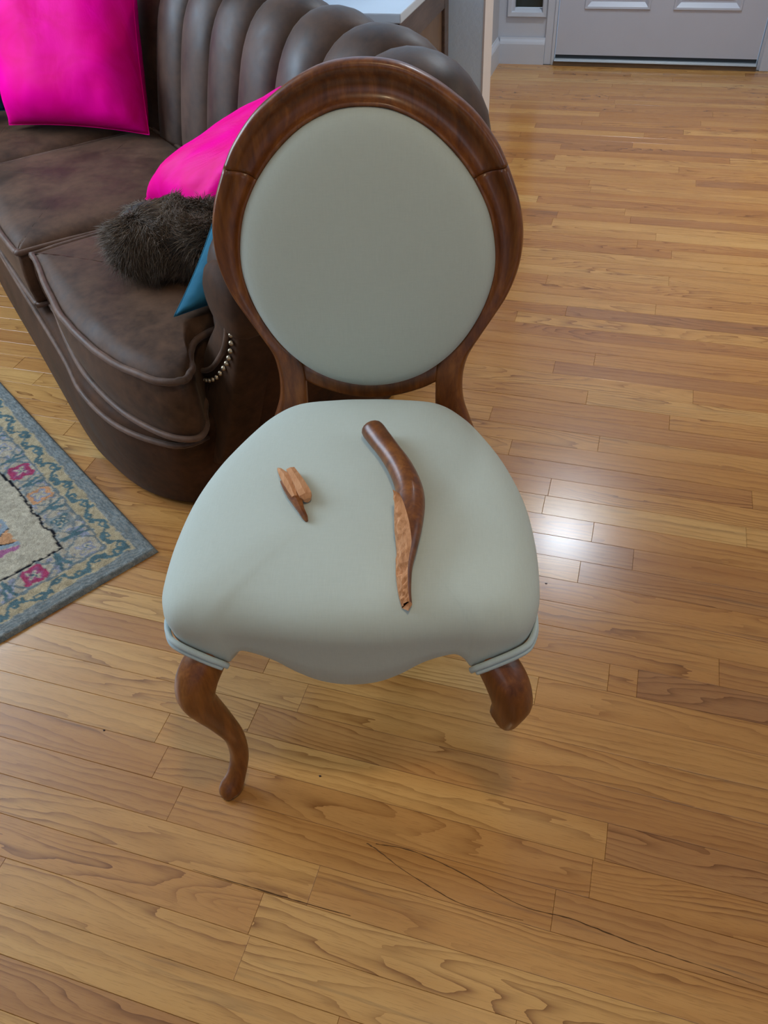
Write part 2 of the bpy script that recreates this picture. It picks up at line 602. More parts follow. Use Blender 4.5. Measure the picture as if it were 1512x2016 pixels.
M['crack'] = plain('crack_filler', (0.095, 0.046, 0.018), 0.95, spec=0.02, var=0.4)
crack([(722, 1660), (745, 1675), (790, 1710), (850, 1748), (905, 1778), (970, 1797), (1030, 1812)], [0.9, 0.9, 0.6, 0.6, 0.4, 0.25, 0.1], 1)
crack([(740, 1661), (800, 1672), (860, 1695), (930, 1730), (985, 1762), (1040, 1788), (1120, 1808), (1200, 1838), (1290, 1872), (1400, 1908), (1512, 1947)],
      [0.5, 0.7, 0.7, 0.5, 0.3, 0.4, 0.8, 1.1, 0.9, 0.5, 0.2], 2)
crack([(380, 1712), (440, 1731), (519, 1754), (600, 1778), (690, 1803)], [0.2, 0.5, 1.0, 0.7, 0.3], 3)

# walls and ceiling
CEIL = 2.46


def struct(o):
    o['kind'] = 'structure'
    return o


partition = struct(box('wall_partition', (-1.42, 2.66, 0), (-0.5, 2.792, CEIL), M['wall_blue']))
wend = box('wall_end', (-0.502, 2.659, 0.0), (-0.4965, 2.793, CEIL), M['corner_trim'], partition)
struct(box('wall_foyer_left', (-0.85, 2.792, 0), (-0.7505, 4.385, CEIL), M['wall']))
wb = empty('wall_back')
struct(wb)
WY = 4.385
box('plaster', (FX0, WY, 0), (-0.75, WY + 0.12, 2.12), M['wall'], wb)
box('plaster', (FX0, WY, 2.12), (FX1, WY + 0.12, CEIL), M['wall'], wb)
box('plaster', (0.56, WY, 0), (FX1, WY + 0.12, 2.12), M['wall'], wb)
struct(box('wall_right', (FX1, FY0 - 0.1, 0), (FX1 + 0.1, WY + 0.12, CEIL), M['wall']))
struct(box('wall_left', (FX0 - 0.1, FY0 - 0.1, 0), (FX0, WY + 0.12, CEIL), M['wall']))
struct(box('wall_front', (FX0, FY0 - 0.1, 0), (FX1, FY0, CEIL), M['wall']))
struct(box('ceiling', (FX0 - 0.1, FY0 - 0.1, CEIL), (FX1 + 0.1, WY + 0.12, CEIL + 0.08), M['ceiling']))


def baseboard(name, p0, p1, nrm):
    """moulded baseboard along p0-p1, nrm points into the room"""
    p0, p1, nrm = Vector(p0), Vector(p1), Vector(nrm)
    prof = [(0, 0), (0.014, 0), (0.014, 0.088), (0.011, 0.098), (0.006, 0.108), (0.004, 0.116), (0, 0.116)]
    rows = [[q + nrm * a + Vector((0, 0, b2)) for a, b2 in prof] for q in (p0, p1)]
    return struct(grid(name, rows, M['trim'], None, close_u=True, cap0=True, cap1=True, smooth=False))


baseboard('baseboard_left', (-0.7505, 2.793, 0), (-0.7505, 4.376, 0), (1, 0, 0))
baseboard('baseboard_back', (-0.738, 4.385, 0), (-0.515, 4.385, 0), (0, -1, 0))

# sidelight unit left of the door: window_1
win = empty('window_1', (0, 0, 0))
struct(win)
box('panel', (-0.75, WY + 0.004, 0), (-0.515, WY + 0.10, 0.202), M['trim'], win)
box('frame', (-0.75, WY + 0.004, 0.202), (-0.676, WY + 0.10, 2.12), M['trim'], win)
box('frame', (-0.542, WY + 0.004, 0.202), (-0.515, WY + 0.10, 2.12), M['trim'], win)
rows = []
for (x0, x1, z0, y) in [(-0.712, -0.520, 0.199, WY + 0.002), (-0.706, -0.526, 0.205, WY - 0.008), (-0.690, -0.538, 0.222, WY - 0.006), (-0.676, -0.545, 0.236, WY + 0.03)]:
    rows.append([(x0, y, 2.12), (x0, y, z0), (x1, y, z0), (x1, y, 2.12)])
grid('moulding', rows, M['trim'], win, smooth=False)
box('pane', (-0.676, WY + 0.034, 0.236), (-0.545, WY + 0.042, 2.12), M['dark_glass'], win)

# the front door: slab with raised panels
door = empty('door_1', (0, 0, 0))
struct(door)
DY = 4.378


def door_slab():
    panels = [(-0.344, -0.042, 0.238, 0.82), (0.058, 0.357, 0.238, 0.82), (-0.344, -0.042, 0.98, 1.56), (0.058, 0.357, 0.98, 1.56),
              (-0.344, -0.042, 1.70, 1.95), (0.058, 0.357, 1.70, 1.95)]
    xs = [-0.46, -0.344, -0.042, 0.058, 0.357, 0.472]
    zs = [0.046, 0.238, 0.82, 0.98, 1.56, 1.70, 1.95, 2.05]
    bmn = bmesh.new()
    for i in range(5):
        for k in range(7):
            if i in (1, 3) and k in (1, 3, 5):
                continue
            bmn.faces.new([bmn.verts.new((x, DY, z)) for x, z in ((xs[i], zs[k]), (xs[i + 1], zs[k]), (xs[i + 1], zs[k + 1]), (xs[i], zs[k + 1]))])
    back = [bmn.verts.new((x, DY + 0.045, z)) for x, z in ((xs[0], zs[0]), (xs[-1], zs[0]), (xs[-1], zs[-1]), (xs[0], zs[-1]))]
    front = [bmn.verts.new((x, DY, z)) for x, z in ((xs[0], zs[0]), (xs[-1], zs[0]), (xs[-1], zs[-1]), (xs[0], zs[-1]))]
    bmn.faces.new(back)
    for i in range(4):
        bmn.faces.new((front[i], front[(i + 1) % 4], back[(i + 1) % 4], back[i]))
    bmesh.ops.remove_doubles(bmn, verts=bmn.verts, dist=1e-5)
    bmesh.ops.recalc_face_normals(bmn, faces=bmn.faces)
    me = bpy.data.meshes.new('slab')
    bmn.to_mesh(me)
    bmn.free()
    o = bpy.data.objects.new('slab', me)
    COL.objects.link(o)
    me.materials.append(M['door'])
    o.parent = door
    for (x0, x1, z0, z1) in panels:
        rows = []
        for d, y in ((0, DY), (0.004, DY - 0.005), (0.012, DY - 0.004), (0.030, DY + 0.012), (0.036, DY + 0.012), (0.06, DY + 0.003)):
            rows.append([(x0 + d, y, z0 + d), (x1 - d, y, z0 + d), (x1 - d, y, z1 - d), (x0 + d, y, z1 - d)])
        grid('panel', rows, M['door'], door, close_u=True, cap1=True, smooth=False)


door_slab()
box('door_sweep', (-0.46, DY + 0.004, 0.030), (0.472, DY + 0.04, 0.046), M['gasket'], door)
hn = tube('handle', [(0.41, DY, 0.95), (0.41, DY - 0.05, 0.95), (0.33, DY - 0.055, 0.95)], 0.009, M['sill'], door)
thr = empty('trim_1')
struct(thr)
rows = []
for x in (-0.462, 0.474):
    rows.append([(x, DY - 0.004, 0.030), (x, DY - 0.010, 0.030), (x, DY - 0.018, 0.026), (x, DY - 0.020, 0.021), (x, DY + 0.05, 0.021), (x, DY + 0.05, 0.030)])
grid('metal_sill', rows, M['sill'], thr, close_u=True, cap0=True, cap1=True, smooth=False)
box('wood_riser', (-0.466, DY - 0.016, 0.0), (0.476, DY + 0.04, 0.021), M['sill_wood'], thr)


def jamb(name, xa, xb, y0, y1):
    t = struct(empty(name))
    box('jamb', (xa, y0, 0), (xb, y1, 2.12), M['trim'], t, 0.003)
    return t


j1 = jamb('trim_2', -0.515, -0.466, DY + 0.0, DY + 0.1)
box('stop', (-0.478, DY - 0.006, 0), (-0.4645, DY + 0.02, 2.08), M['trim'], j1, 0.002)
j2 = jamb('trim_3', 0.478, 0.56, DY + 0.0, DY + 0.1)
box('casing', (0.49, DY - 0.012, 0), (0.56, DY + 0.0, 2.12), M['trim'], j2, 0.003)

# windows of the room that let the daylight in (beside and behind the photographer)
def room_window(name, c, ax, wdt, hgt, nrm):
    t = struct(empty(name))
    c, ax, nrm = Vector(c), Vector(ax), Vector(nrm)
    up = Vector((0, 0, 1))

    def slab(nm, a0, a1, z0, z1, d0, d1, mat):
        vs = [c + ax * a + up * z + nrm * d for a in (a0, a1) for z in (z0, z1) for d in (d0, d1)]
        lo = [min(v[i] for v in vs) for i in range(3)]
        hi = [max(v[i] for v in vs) for i in range(3)]
        return box(nm, lo, hi, mat, t)
    for a0, a1 in ((-wdt / 2, -0.03), (0.03, wdt / 2)):
        slab('pane', a0, a1, -hgt / 2, hgt / 2, 0.004, 0.010, M['pane'])
    for a in (-wdt / 2 - 0.06, -0.03, wdt / 2):
        slab('frame', a, a + 0.06, -hgt / 2 - 0.06, hgt / 2 + 0.06, 0.0, 0.035, M['trim'])
    for z in (-hgt / 2 - 0.06, hgt / 2):
        slab('frame', -wdt / 2, wdt / 2, z, z + 0.06, 0.0, 0.034, M['trim'])


room_window('window_2', (FX0, 1.25, 1.55), (0, 1, 0), 2.2, 1.5, (1, 0, 0))
room_window('window_3', (0.9, FY0, 1.6), (1, 0, 0), 1.6, 1.3, (0, 1, 0))
room_window('window_4', (FX1, 1.5, 1.6), (0, 1, 0), 1.6, 1.3, (-1, 0, 0))


# lamps in the ceiling: flush dome in the foyer, plus unseen warm downlights added to light the floor
def lathe(name, prof, mat, parent, seg=32):
    rows = [[(r * math.cos(2 * math.pi * j / seg), r * math.sin(2 * math.pi * j / seg), z) for j in range(seg)] for r, z in prof]
    return grid(name, rows, mat, parent, close_u=True, cap0=prof[0][0] > 1e-4, cap1=prof[-1][0] > 1e-4)


dome = empty('ceiling_lamp', (-0.03, 3.50, CEIL))
tag(dome, 'cool white flush dome ceiling lamp in the foyer', 'lamp')
lathe('lamp_base', [(0.15, 0.0), (0.15, -0.02), (0.14, -0.03)], M['trim'], dome)
lathe('lamp_shade', [(0.135, -0.03), (0.125, -0.055), (0.09, -0.08), (0.045, -0.093), (0.0001, -0.096)], M['lamp_glass'], dome)
for k, (x, y, pw) in enumerate([(1.75, 2.75, 215), (0.08, 0.33, 44)]):
    dl = empty('recessed_light', (x, y, CEIL))
    tag(dl, ['recessed warm ceiling light on the right of the front door', 'recessed warm ceiling light straight above the photographer'][k], 'lamp', 'recessed ceiling lights')
    lathe('lamp_ring', [(0.085, 0.0), (0.085, -0.006), (0.06, -0.008), (0.06, -0.002)], M['trim'], dl)
    lathe('bulb', [(0.055, -0.001), (0.04, -0.006), (0.0001, -0.008)], M['warm_bulb'], dl)
    sp_ = spot('recessed_light_beam', (x, y, CEIL - 0.02), pw, ((1.0, 0.89, 0.68), (1.0, 0.79, 0.50))[k], (1.25, 2.1)[k], 0.09)
    aim = Vector(((0.15, 2.70, 0.0), (0.0, 0.45, 0.0))[k]) - sp_.location
    sp_.rotation_euler = aim.to_track_quat('-Z', 'Y').to_euler()

# ------------------------------------------------------------------ the chair
CH = W(-0.0545, 0.6035)
chair = empty('side_chair', CH, AZ - math.radians(5.8))
tag(chair, 'balloon-back wooden side chair with pale seafoam upholstery and a snapped front leg', 'chair')
REC, LEAN = math.radians(11), 0.022


def bk(a, b2, h):
    x = a * math.cos(LEAN) + b2 * math.sin(LEAN)
    v = -a * math.sin(LEAN) + b2 * math.cos(LEAN)
    return Vector((x, 0.43 + v * math.sin(REC) - h * math.cos(REC), 0.36 + v * math.cos(REC) + h * math.sin(REC)))


CREST = [(0, -0.016), (0.0, 0.001), (0.05, 0.005), (0.11, 0.003), (0.17, -0.003), (0.34, -0.007), (0.52, -0.005), (0.66, 0.002),
         (0.76, 0.009), (0.85, 0.0125), (0.93, 0.010), (0.985, 0.002), (1.0, -0.010), (0.97, -0.022), (0.85, -0.027), (0.12, -0.027), (0.03, -0.024)]
STILE = [(0, -0.016), (0.0, -0.004), (0.04, -0.001), (0.12, 0.000), (0.22, 0.001), (0.36, 0.001), (0.52, 0.002), (0.66, 0.003),
         (0.76, 0.004), (0.85, 0.0035), (0.93, 0.000), (0.985, -0.006), (1.0, -0.014), (0.97, -0.024), (0.85, -0.028), (0.12, -0.028), (0.03, -0.024)]


def frame_rows(pairs, wts, sign):
    pr = catmull([(*o, *i, w) for (o, i), w in zip(pairs, wts)], 6)
    rows = []
    for ox, oy, ix, iy, w in pr:
        w = min(1, max(0, w))
        row = []
        for (t1, h1), (t2, h2) in zip(CREST, STILE):
            t, h = t1 * w + t2 * (1 - w), h1 * w + h2 * (1 - w)
            row.append(bk(sign * (ix + (ox - ix) * t), iy + (oy - iy) * t, h))
        rows.append(row)
    return rows


crest_pairs = [((0.198, 0.393), (0.150, 0.376)), ((0.182, 0.421), (0.132, 0.399)), ((0.153, 0.456), (0.110, 0.421)), ((0.120, 0.482), (0.085, 0.440)),
               ((0.085, 0.503), (0.058, 0.454)), ((0.046, 0.518), (0.031, 0.463))]
full = crest_pairs + [((0, 0.523), (0, 0.465))] + [((-o[0], o[1]), (-i[0], i[1])) for o, i in reversed(crest_pairs)]
grid('crest_rail', frame_rows(full, [1] * 13, 1), M['chair_wood'], chair, close_u=True, cap0=True, cap1=True)
stile_pairs = [((0.1985, 0.392), (0.1505, 0.3755)), ((0.216, 0.350), (0.172, 0.336)), ((0.2255, 0.312), (0.183, 0.300)), ((0.2265, 0.276), (0.1875, 0.262)),
               ((0.2215, 0.244), (0.185, 0.230)), ((0.2105, 0.212), (0.176, 0.197)), ((0.1935, 0.181), (0.160, 0.164)), ((0.174, 0.148), (0.138, 0.131)),
               ((0.157, 0.116), (0.112, 0.106)), ((0.150, 0.088), (0.106, 0.085)), ((0.149, 0.060), (0.1055, 0.055)), ((0.153, 0.033), (0.106, 0.025)),
               ((0.164, 0.002), (0.107, -0.005)), ((0.174, -0.025), (0.108, -0.035)), ((0.178, -0.055), (0.108, -0.06))]
for s in (-1, 1):
    grid('stile', frame_rows(stile_pairs, [1, 0.95, 0.8, 0.6, 0.4, 0.2, 0.05, 0, 0, 0, 0, 0, 0, 0, 0], s), M['chair_wood'], chair, close_u=True, cap0=True, cap1=True)
# lower rail
lr = [((0.108, 0.068), (0.108, 0.10)), ((0.083, 0.055), (0.083, 0.090)), ((0.041, 0.042), (0.041, 0.076)), ((0, 0.0375), (0, 0.072))]
lr = lr + [((-o[0], o[1]), (-i[0], i[1])) for o, i in reversed(lr[:-1])]
rows = []
for ox, oy, ix, iy in catmull([(*o, *i) for o, i in lr], 5):
    row = []
    for t, h in [(0, -0.022), (0, -0.007), (0.1, -0.003), (0.8, -0.004), (0.93, -0.006), (1, -0.012), (1, -0.022)]:
        row.append(bk(ix + (ox - ix) * t, iy + (oy - iy) * t, h))
    rows.append(row)
grid('lower_rail', rows, M['chair_wood'], chair, close_u=True, cap0=True, cap1=True)
# back pad
pad_half = [(0, 0.465), (0.038, 0.4605), (0.075, 0.446), (0.106, 0.424), (0.136, 0.394), (0.160, 0.361), (0.176, 0.327), (0.1855, 0.288), (0.1875, 0.251),
            (0.181, 0.215), (0.167, 0.178), (0.145, 0.141), (0.118, 0.111), (0.085, 0.087), (0.045, 0.071), (0, 0.065)]
pad_out = catmull(pad_half + [(-x, y) for x, y in reversed(pad_half[1:-1])], 5, True)
pc = np.array((0, 0.263))
rows = []
for r, h in [(1.012, -0.016), (1.012, -0.004), (1.002, 0.002), (0.985, 0.0075), (0.96, 0.012), (0.92, 0.0155), (0.85, 0.0185), (0.7, 0.0215), (0.5, 0.023), (0.25, 0.0238), (0.02, 0.024)]:
    rows.append([bk(*(pc + (p - pc) * r), h) for p in pad_out])
grid('back_pad', rows, M['fabric'], chair, close_u=True, cap1=True)
rows = [[bk(*(pc + (p - pc) * r), h) for p in pad_out] for r, h in [(1.01, -0.020), (0.97, -0.027), (0.5, -0.031), (0.02, -0.032)]]
grid('back_cover', rows, M['fabric'], chair, close_u=True, cap1=True)

# seat: outline (x, y, lower edge z)
seat_half = [(0, -0.046, 0.300), (0.035, -0.045, 0.305), (0.065, -0.042, 0.319), (0.095, -0.038, 0.340), (0.122, -0.035, 0.351), (0.138, -0.034, 0.353),
             (0.150, -0.034, 0.342), (0.158, -0.035, 0.329), (0.174, -0.0355, 0.341), (0.205, -0.030, 0.357), (0.222, -0.019, 0.361), (0.233, 0.002, 0.363), (0.239, 0.035, 0.362),
             (0.2405, 0.10, 0.356), (0.233, 0.18, 0.352), (0.213, 0.255, 0.350), (0.184, 0.32, 0.350), (0.152, 0.372, 0.350), (0.112, 0.405, 0.350), (0.05, 0.416, 0.350), (0, 0.418, 0.350)]
seat_out = catmull(seat_half + [(-x, y, z) for x, y, z in reversed(seat_half[1:-1])], 6, True)
SC = np.array((0, 0.17))


def seat_pt(p, d, z):
    q = p[:2] - SC
    L = np.linalg.norm(q)
    w = SC + q * max(0.0, 1 - d / L)
    return Vector((w[0], w[1], z))


rows = []
rows.append([seat_pt(p, 0.030, p[2] + 0.006) for p in seat_out])
rows.append([seat_pt(p, 0.010, p[2] + 0.001) for p in seat_out])
rows.append([seat_pt(p, 0.005, p[2]) for p in seat_out])
rows.append([seat_pt(p, 0.0025, p[2] + 0.003) for p in seat_out])
rows.append([seat_pt(p, 0.0025, p[2] * 0.6 + 0.388 * 0.4) for p in seat_out])
rows.append([seat_pt(p, 0.0005, 0.385) for p in seat_out])
for d, z in [(0.0, 0.394), (0.0015, 0.404), (0.006, 0.414), (0.0135, 0.4225), (0.025, 0.430), (0.042, 0.4365)]:
    rows.append([seat_pt(p, d, z) for p in seat_out])
base_r = rows[-1]
for s, z in [(0.86, 0.4425), (0.68, 0.4475), (0.48, 0.4515), (0.26, 0.454), (0.02, 0.455)]:
    rows.append([Vector((SC[0] + (v.x - SC[0]) * s, SC[1] + (v.y - SC[1]) * s, z)) for v in base_r])
seat = grid('seat', rows, M['fabric'], chair, close_u=True, cap0=True, cap1=True)
bvh = BVHTree.FromPolygons([v.co.copy() for v in seat.data.vertices], [tuple(p.vertices) for p in seat.data.polygons])


def seat_z(x, y):
    hit = bvh.ray_cast(Vector((x, y, 1)), Vector((0, 0, -1)))
    return hit[0].z if hit[0] else 0.40


for s in (-1, 1):
    seg = [p for p in catmull(seat_half[7:13], 8)]
    for dz, rad, dd in ((0.0000, 0.0040, -0.0050), (0.0080, 0.0040, -0.0040)):
        pts = []
        for k, p in enumerate(seg):
            q = seat_pt(np.array((p[0], p[1])), dd + 0.0075 * max(0.0, (k - len(seg) + 18) / 18), p[2] + dz)
            if dz > 0.005 and k == 0:
                q.z -= 0.006
                q.x -= 0.007
            pts.append((s * q.x, q.y, q.z))
        nk = len(pts)
        tube('welt', pts, [rad * min(1.0, 0.15 + (nk - 1 - k) / 10) for k in range(nk)], M['welt'], seat)

# front legs: cabriole in a plane at 45 degrees
LEGK = [(0.385, -0.076, 0.0170), (0.360, -0.068, 0.0200), (0.336, -0.046, 0.0228), (0.305, -0.017, 0.0252), (0.272, -0.004, 0.0240), (0.244, -0.008, 0.0220),
        (0.190, -0.022, 0.0180), (0.130, -0.034, 0.0145), (0.075, -0.032, 0.0130), (0.032, -0.017, 0.0135), (0.012, -0.003, 0.0160), (0.0045, 0.0015, 0.0150), (0.0030, 0.001, 0.012)]


def leg_rows(sgn, seg=20):
    ks = [[float(q) for q in k_] for k_ in catmull(LEGK, 5)]
    F = Vector((sgn * 0.211, -0.046, 0))
    o = Vector((sgn * 0.7071, -0.7071, 0))
    bn = Vector((0.7071, sgn * 0.7071, 0))
    P = [F + o * s + Vector((0, 0, z)) for z, s, r in ks]
    rows = []
    for i, (z, s, r) in enumerate(ks):
        t = (P[min(i + 1, len(P) - 1)] - P[max(i - 1, 0)]).normalized()
        if i > len(P) - 9:
            t = (t * (len(P) - 1 - i) / 9 + Vector((0, 0, -1)) * (1 - (len(P) - 1 - i) / 9)).normalized()
        nn = t.cross(bn).normalized()
        row = []
        for j in range(seg):
            a = 2 * math.pi * j / seg
            ca, sa = math.cos(a), math.sin(a)
            e = 0.72
            row.append(P[i] + r * (nn * math.copysign(abs(ca) ** e, ca) + bn * math.copysign(abs(sa) ** e, sa)))
        rows.append(row)
    return rows


lrows = leg_rows(-1)
grid('leg', lrows, M['chair_wood'], chair, close_u=True, cap0=True, cap1=True)
# the snapped leg: the same leg cut by a slanting break
srows = leg_rows(1)
bmn = bmesh.new()
vv = [[bmn.verts.new(p) for p in r] for r in srows[:42]]
for i in range(len(vv) - 1):
    for j in range(20):
        bmn.faces.new((vv[i][j], vv[i][(j + 1) % 20], vv[i + 1][(j + 1) % 20], vv[i + 1][j]))
bmn.faces.new(vv[0])
o45 = Vector((0.7071, -0.7071, 0))
cut_c = Vector((0.211, -0.046, 0.0)) + o45 * (-0.006) + Vector((0, 0, 0.240))
cut_n = (Vector((0, 0, -1)) - o45 * 0.55 + Vector((0.7071, 0.7071, 0)) * 0.35).normalized()
res = bmesh.ops.bisect_plane(bmn, geom=bmn.verts[:] + bmn.edges[:] + bmn.faces[:], plane_co=cut_c, plane_no=cut_n, clear_outer=True)
edge_loop = [e for e in bmn.edges if len(e.link_faces) == 1 and (((e.verts[0].co - cut_c).dot(cut_n)) > -1e-4)]
nxt = {}
for e in edge_loop:
    for a, b2 in ((e.verts[0], e.verts[1]), (e.verts[1], e.verts[0])):
        nxt.setdefault(a, []).append(b2)
start = next(iter(nxt))
loop = [start]
prevv = None
while True:
    cand = [v for v in nxt[loop[-1]] if v is not prevv]
    prevv = loop[-1]
    if not cand or cand[0] is start:
        break
    loop.append(cand[0])
rj = random.Random(3)
for v in loop:   # ragged rim
    v.co += cut_n * rj.uniform(-0.002, 0.004)
rim = [v.co.copy() for v in loop]
bmesh.ops.recalc_face_normals(bmn, faces=bmn.faces)
me = bpy.data.meshes.new('leg')
bmn.to_mesh(me)
bmn.free()
me.polygons.foreach_set('use_smooth', [True] * len(me.polygons))
me.materials.append(M['chair_wood'])
stump = bpy.data.objects.new('leg', me)
COL.objects.link(stump)
stump.parent = chair
stump['label'] = 'snapped front leg stump with a slanting break'
cen = sum(rim, Vector()) / len(rim)
rows = []
for s in (1.0, 0.8, 0.6, 0.4, 0.2, 0.03):
    rows.append([cen + (p - cen) * s + cut_n * (0 if s == 1 else rj.uniform(-0.005, 0.003)) for p in rim])
bf = grid('break_face', rows, M['raw_wood'], stump, close_u=True, cap1=True, smooth=False)
# a sliver standing off the inner side of the break
sl = Vector((0.200, -0.036, 0.27))
mesh_obj('splinter', [sl + Vector(q) for q in [(-0.004, 0.004, 0.03), (0.008, 0.006, 0.03), (0.004, -0.006, 0.03), (-0.007, 0.0, 0.002), (0.003, 0.001, -0.008), (-0.003, -0.005, -0.004)]],
         [(0, 1, 4, 3), (1, 2, 5, 4), (2, 0, 3, 5), (3, 4, 5), (0, 2, 1)], M['raw_wood'], stump, smooth=False)
# rear legs
for s in (-1, 1):
    rows = []
    for x, y, z, a, b2 in catmull([(0.140, 0.436, 0.345, 0.026, 0.013), (0.141, 0.438, 0.30, 0.026, 0.018), (0.144, 0.445, 0.22, 0.019, 0.018), (0.150, 0.470, 0.10, 0.016, 0.016), (0.156, 0.505, 0.0, 0.015, 0.015)], 5):
        rows.append([Vector((s * x + dx * a, y + dy * b2, z)) for dx, dy in ((-1, -0.7), (-0.7, -1), (0.7, -1), (1, -0.7), (1, 0.7), (0.7, 1), (-0.7, 1), (-1, 0.7))])
    grid('leg', rows, M['chair_wood'], chair, close_u=True, cap0=True, cap1=True)

# ------------------------------------------------------------------ broken leg piece lying on the seat
chair_mat = Matrix.Translation(CH) @ Matrix.Rotation(AZ - math.radians(5.8), 4, 'Z')
piece = empty('broken_chair_leg', CH, AZ - math.radians(5.8))
tag(piece, 'long curved lower half of the snapped leg lying on the seat with raw split end', 'chair leg')
PK = [(0.0165, 0.277, 0.0100), (0.0185, 0.272, 0.0150), (0.030, 0.250, 0.0150), (0.045, 0.222, 0.0145), (0.061, 0.188, 0.0155), (0.0735, 0.150, 0.0165), (0.0775, 0.118, 0.0170),
      (0.0765, 0.085, 0.0160), (0.0735, 0.055, 0.0140), (0.0705, 0.025, 0.0110), (0.072, -0.002, 0.0085), (0.0755, -0.019, 0.0065)]
ks = [[float(k_[0]), float(k_[1]), float(k_[2]) * 1.08] for k_ in catmull(PK, 6)]
polished, raw = [], []
NB = 16
rj = random.Random(11)
for i, (x, y, r) in enumerate(ks):
    z = seat_z(x, y) + r * 0.96
    t = Vector((ks[min(i + 1, len(ks) - 1)][0] - ks[max(i - 1, 0)][0], ks[min(i + 1, len(ks) - 1)][1] - ks[max(i - 1, 0)][1], 0)).normalized()
    side = Vector((-t.y, t.x, 0))     # points to the right of the photo when the piece runs towards the camera
    if side.x < 0:
        side = -side
    up = Vector((0, 0, 1))
    c = Vector((x, y, z))
    u = i / (len(ks) - 1)
    br = min(1.0, max(0.0, (u - 0.53) / 0.22))     # how far the break has opened
    # missing sector: centred up-left
    half = br * 1.45
    mid = math.radians(138)
    a0 = mid + half
    span = 2 * math.pi - 2 * half
    row = []
    for j in range(NB + 1):
        a = a0 + span * j / NB
        ca, sa = math.cos(a), math.sin(a)
        row.append(c + r * (side * ca + up * sa * 0.96))
    polished.append(row)
    if br > 0:
        pa, pb = row[-1], row[0]
        rw = []
        for k in range(7):
            f = k / 6
            q = pa.lerp(pb, f)
            nrm = (side * math.cos(mid) + up * math.sin(mid))
            lift = math.sin(math.pi * f) * r * 0.55 * (1 - 0.3 * br) + (rj.uniform(-0.0012, 0.0016) if 0 < k < 6 else 0)
            if 0.82 < u < 0.86 and 0 < k < 5:
                lift -= 0.004
            rw.append(q + nrm * lift)
        raw.append(rw)
grid('polished_shaft', polished, M['chair_wood'], piece, cap0=False, cap1=False)
grid('split_face', raw, M['raw_wood'], piece, smooth=False)
lst = polished[-1]
tipc = sum(lst, Vector()) / len(lst)
mesh_obj('tip', [p for p in lst] + [tipc + Vector((0.0, -0.008, 0.001))], [(j, (j + 1) % (NB + 1), NB + 1) for j in range(NB + 1)], M['raw_wood'], piece, smooth=False)
f0 = polished[0]
mesh_obj('foot_end', [p for p in f0] + [sum(f0, Vector()) / len(f0) + Vector((-0.002, 0.003, 0))], [(j, (j + 1) % (NB + 1), NB + 1) for j in range(NB + 1)], M['dark_wood'], piece)

# ------------------------------------------------------------------ small splinter on the seat
spl = empty('wood_splinter', CH, AZ - math.radians(5.8))
tag(spl, 'short two-pronged wooden splinter lying on the left of the seat', 'splinter')
A0, A1 = Vector((-0.109, 0.206, 0)), Vector((-0.055, 0.100, 0))
ax = (A1 - A0).normalized()
sd = Vector((-ax.y, ax.x, 0))
if sd.x < 0: sd = -sd


def shard(name, keys, mat, parent, base=0.0):
    """keys: (t, left offset, right offset, thickness) along the splinter"""
    rows = []
    for t, l, r, th in keys:
        p = A0.lerp(A1, t)
        pl, pr = p + sd * l, p + sd * r
        zl = seat_z(p.x, p.y) + base
        mid = (pl + pr) / 2
        rows.append([Vector((pl.x, pl.y, zl + th * 0.45)), Vector((pl.x, pl.y, zl + th * 0.9)), Vector((mid.x, mid.y, zl + th)), Vector((pr.x, pr.y, zl + th * 0.85)),
                     Vector((pr.x, pr.y, zl + th * 0.4)), Vector((mid.x, mid.y, zl + 0.0004))])
    return grid(name, rows, mat, parent, close_u=True, cap0=True, cap1=True, smooth=False)


shard('raw_prong', [(0.0, -0.001, 0.001, 0.004), (0.06, -0.003, 0.003, 0.008), (0.2, -0.005, 0.006, 0.012), (0.4, -0.006, 0.007, 0.014), (0.55, -0.006, 0.005, 0.0145), (0.66, -0.005, 0.002, 0.014)], M['raw_wood'], spl)
shard('raw_prong', [(0.16, 0.008, 0.015, 0.010), (0.18, 0.0065, 0.018, 0.013), (0.35, 0.006, 0.019, 0.015), (0.5, 0.005, 0.020, 0.016), (0.62, 0.004, 0.0205, 0.016), (0.70, 0.004, 0.0205, 0.014), (0.74, 0.008, 0.017, 0.008)], M['raw_wood'], spl, 0.002)
shard('polished_side', [(0.28, -0.0075, -0.004, 0.007), (0.45, -0.009, 0.000, 0.011), (0.6, -0.009, 0.006, 0.013), (0.72, -0.0075, 0.006, 0.012), (0.85, -0.0055, 0.0035, 0.0095), (0.96, -0.004, 0.003, 0.007), (1.0, -0.002, 0.0015, 0.004)], M['chair_wood'], spl)

# ------------------------------------------------------------------ sofa
SK = 1.05
SZ = -0.0576
S0 = W(-0.71 * SK, 1.60 * SK, SZ)
SROT = math.atan2(-0.87, 0.49) + AZ
sofa = empty('sofa', S0, SROT)
sofa.scale = (SK, SK, SK)
tag(sofa, 'brown velvet channel-back sofa with rolled arms behind the chair', 'sofa')
VM = -0.2825      # mirror axis of the sofa (local x)
ARM = [(-0.055, 0.36), (-0.050, 0.42), (-0.040, 0.47), (-0.025, 0.505), (-0.016, 0.545), (-0.005, 0.58), (0.03, 0.607), (0.07, 0.607), (0.10, 0.585), (0.115, 0.545), (0.10, 0.50), (0.075, 0.465)]
BACK = [(-0.005, 0.36), (0.000, 0.44), (0.020, 0.54), (0.045, 0.64), (0.070, 0.715), (0.105, 0.765), (0.15, 0.783), (0.20, 0.765), (0.235, 0.71), (0.237, 0.64), (0.215, 0.56), (0.185, 0.48)]
RAD = 0.33
RU = 0.31


SQ, SQO = 0.75, 0.63


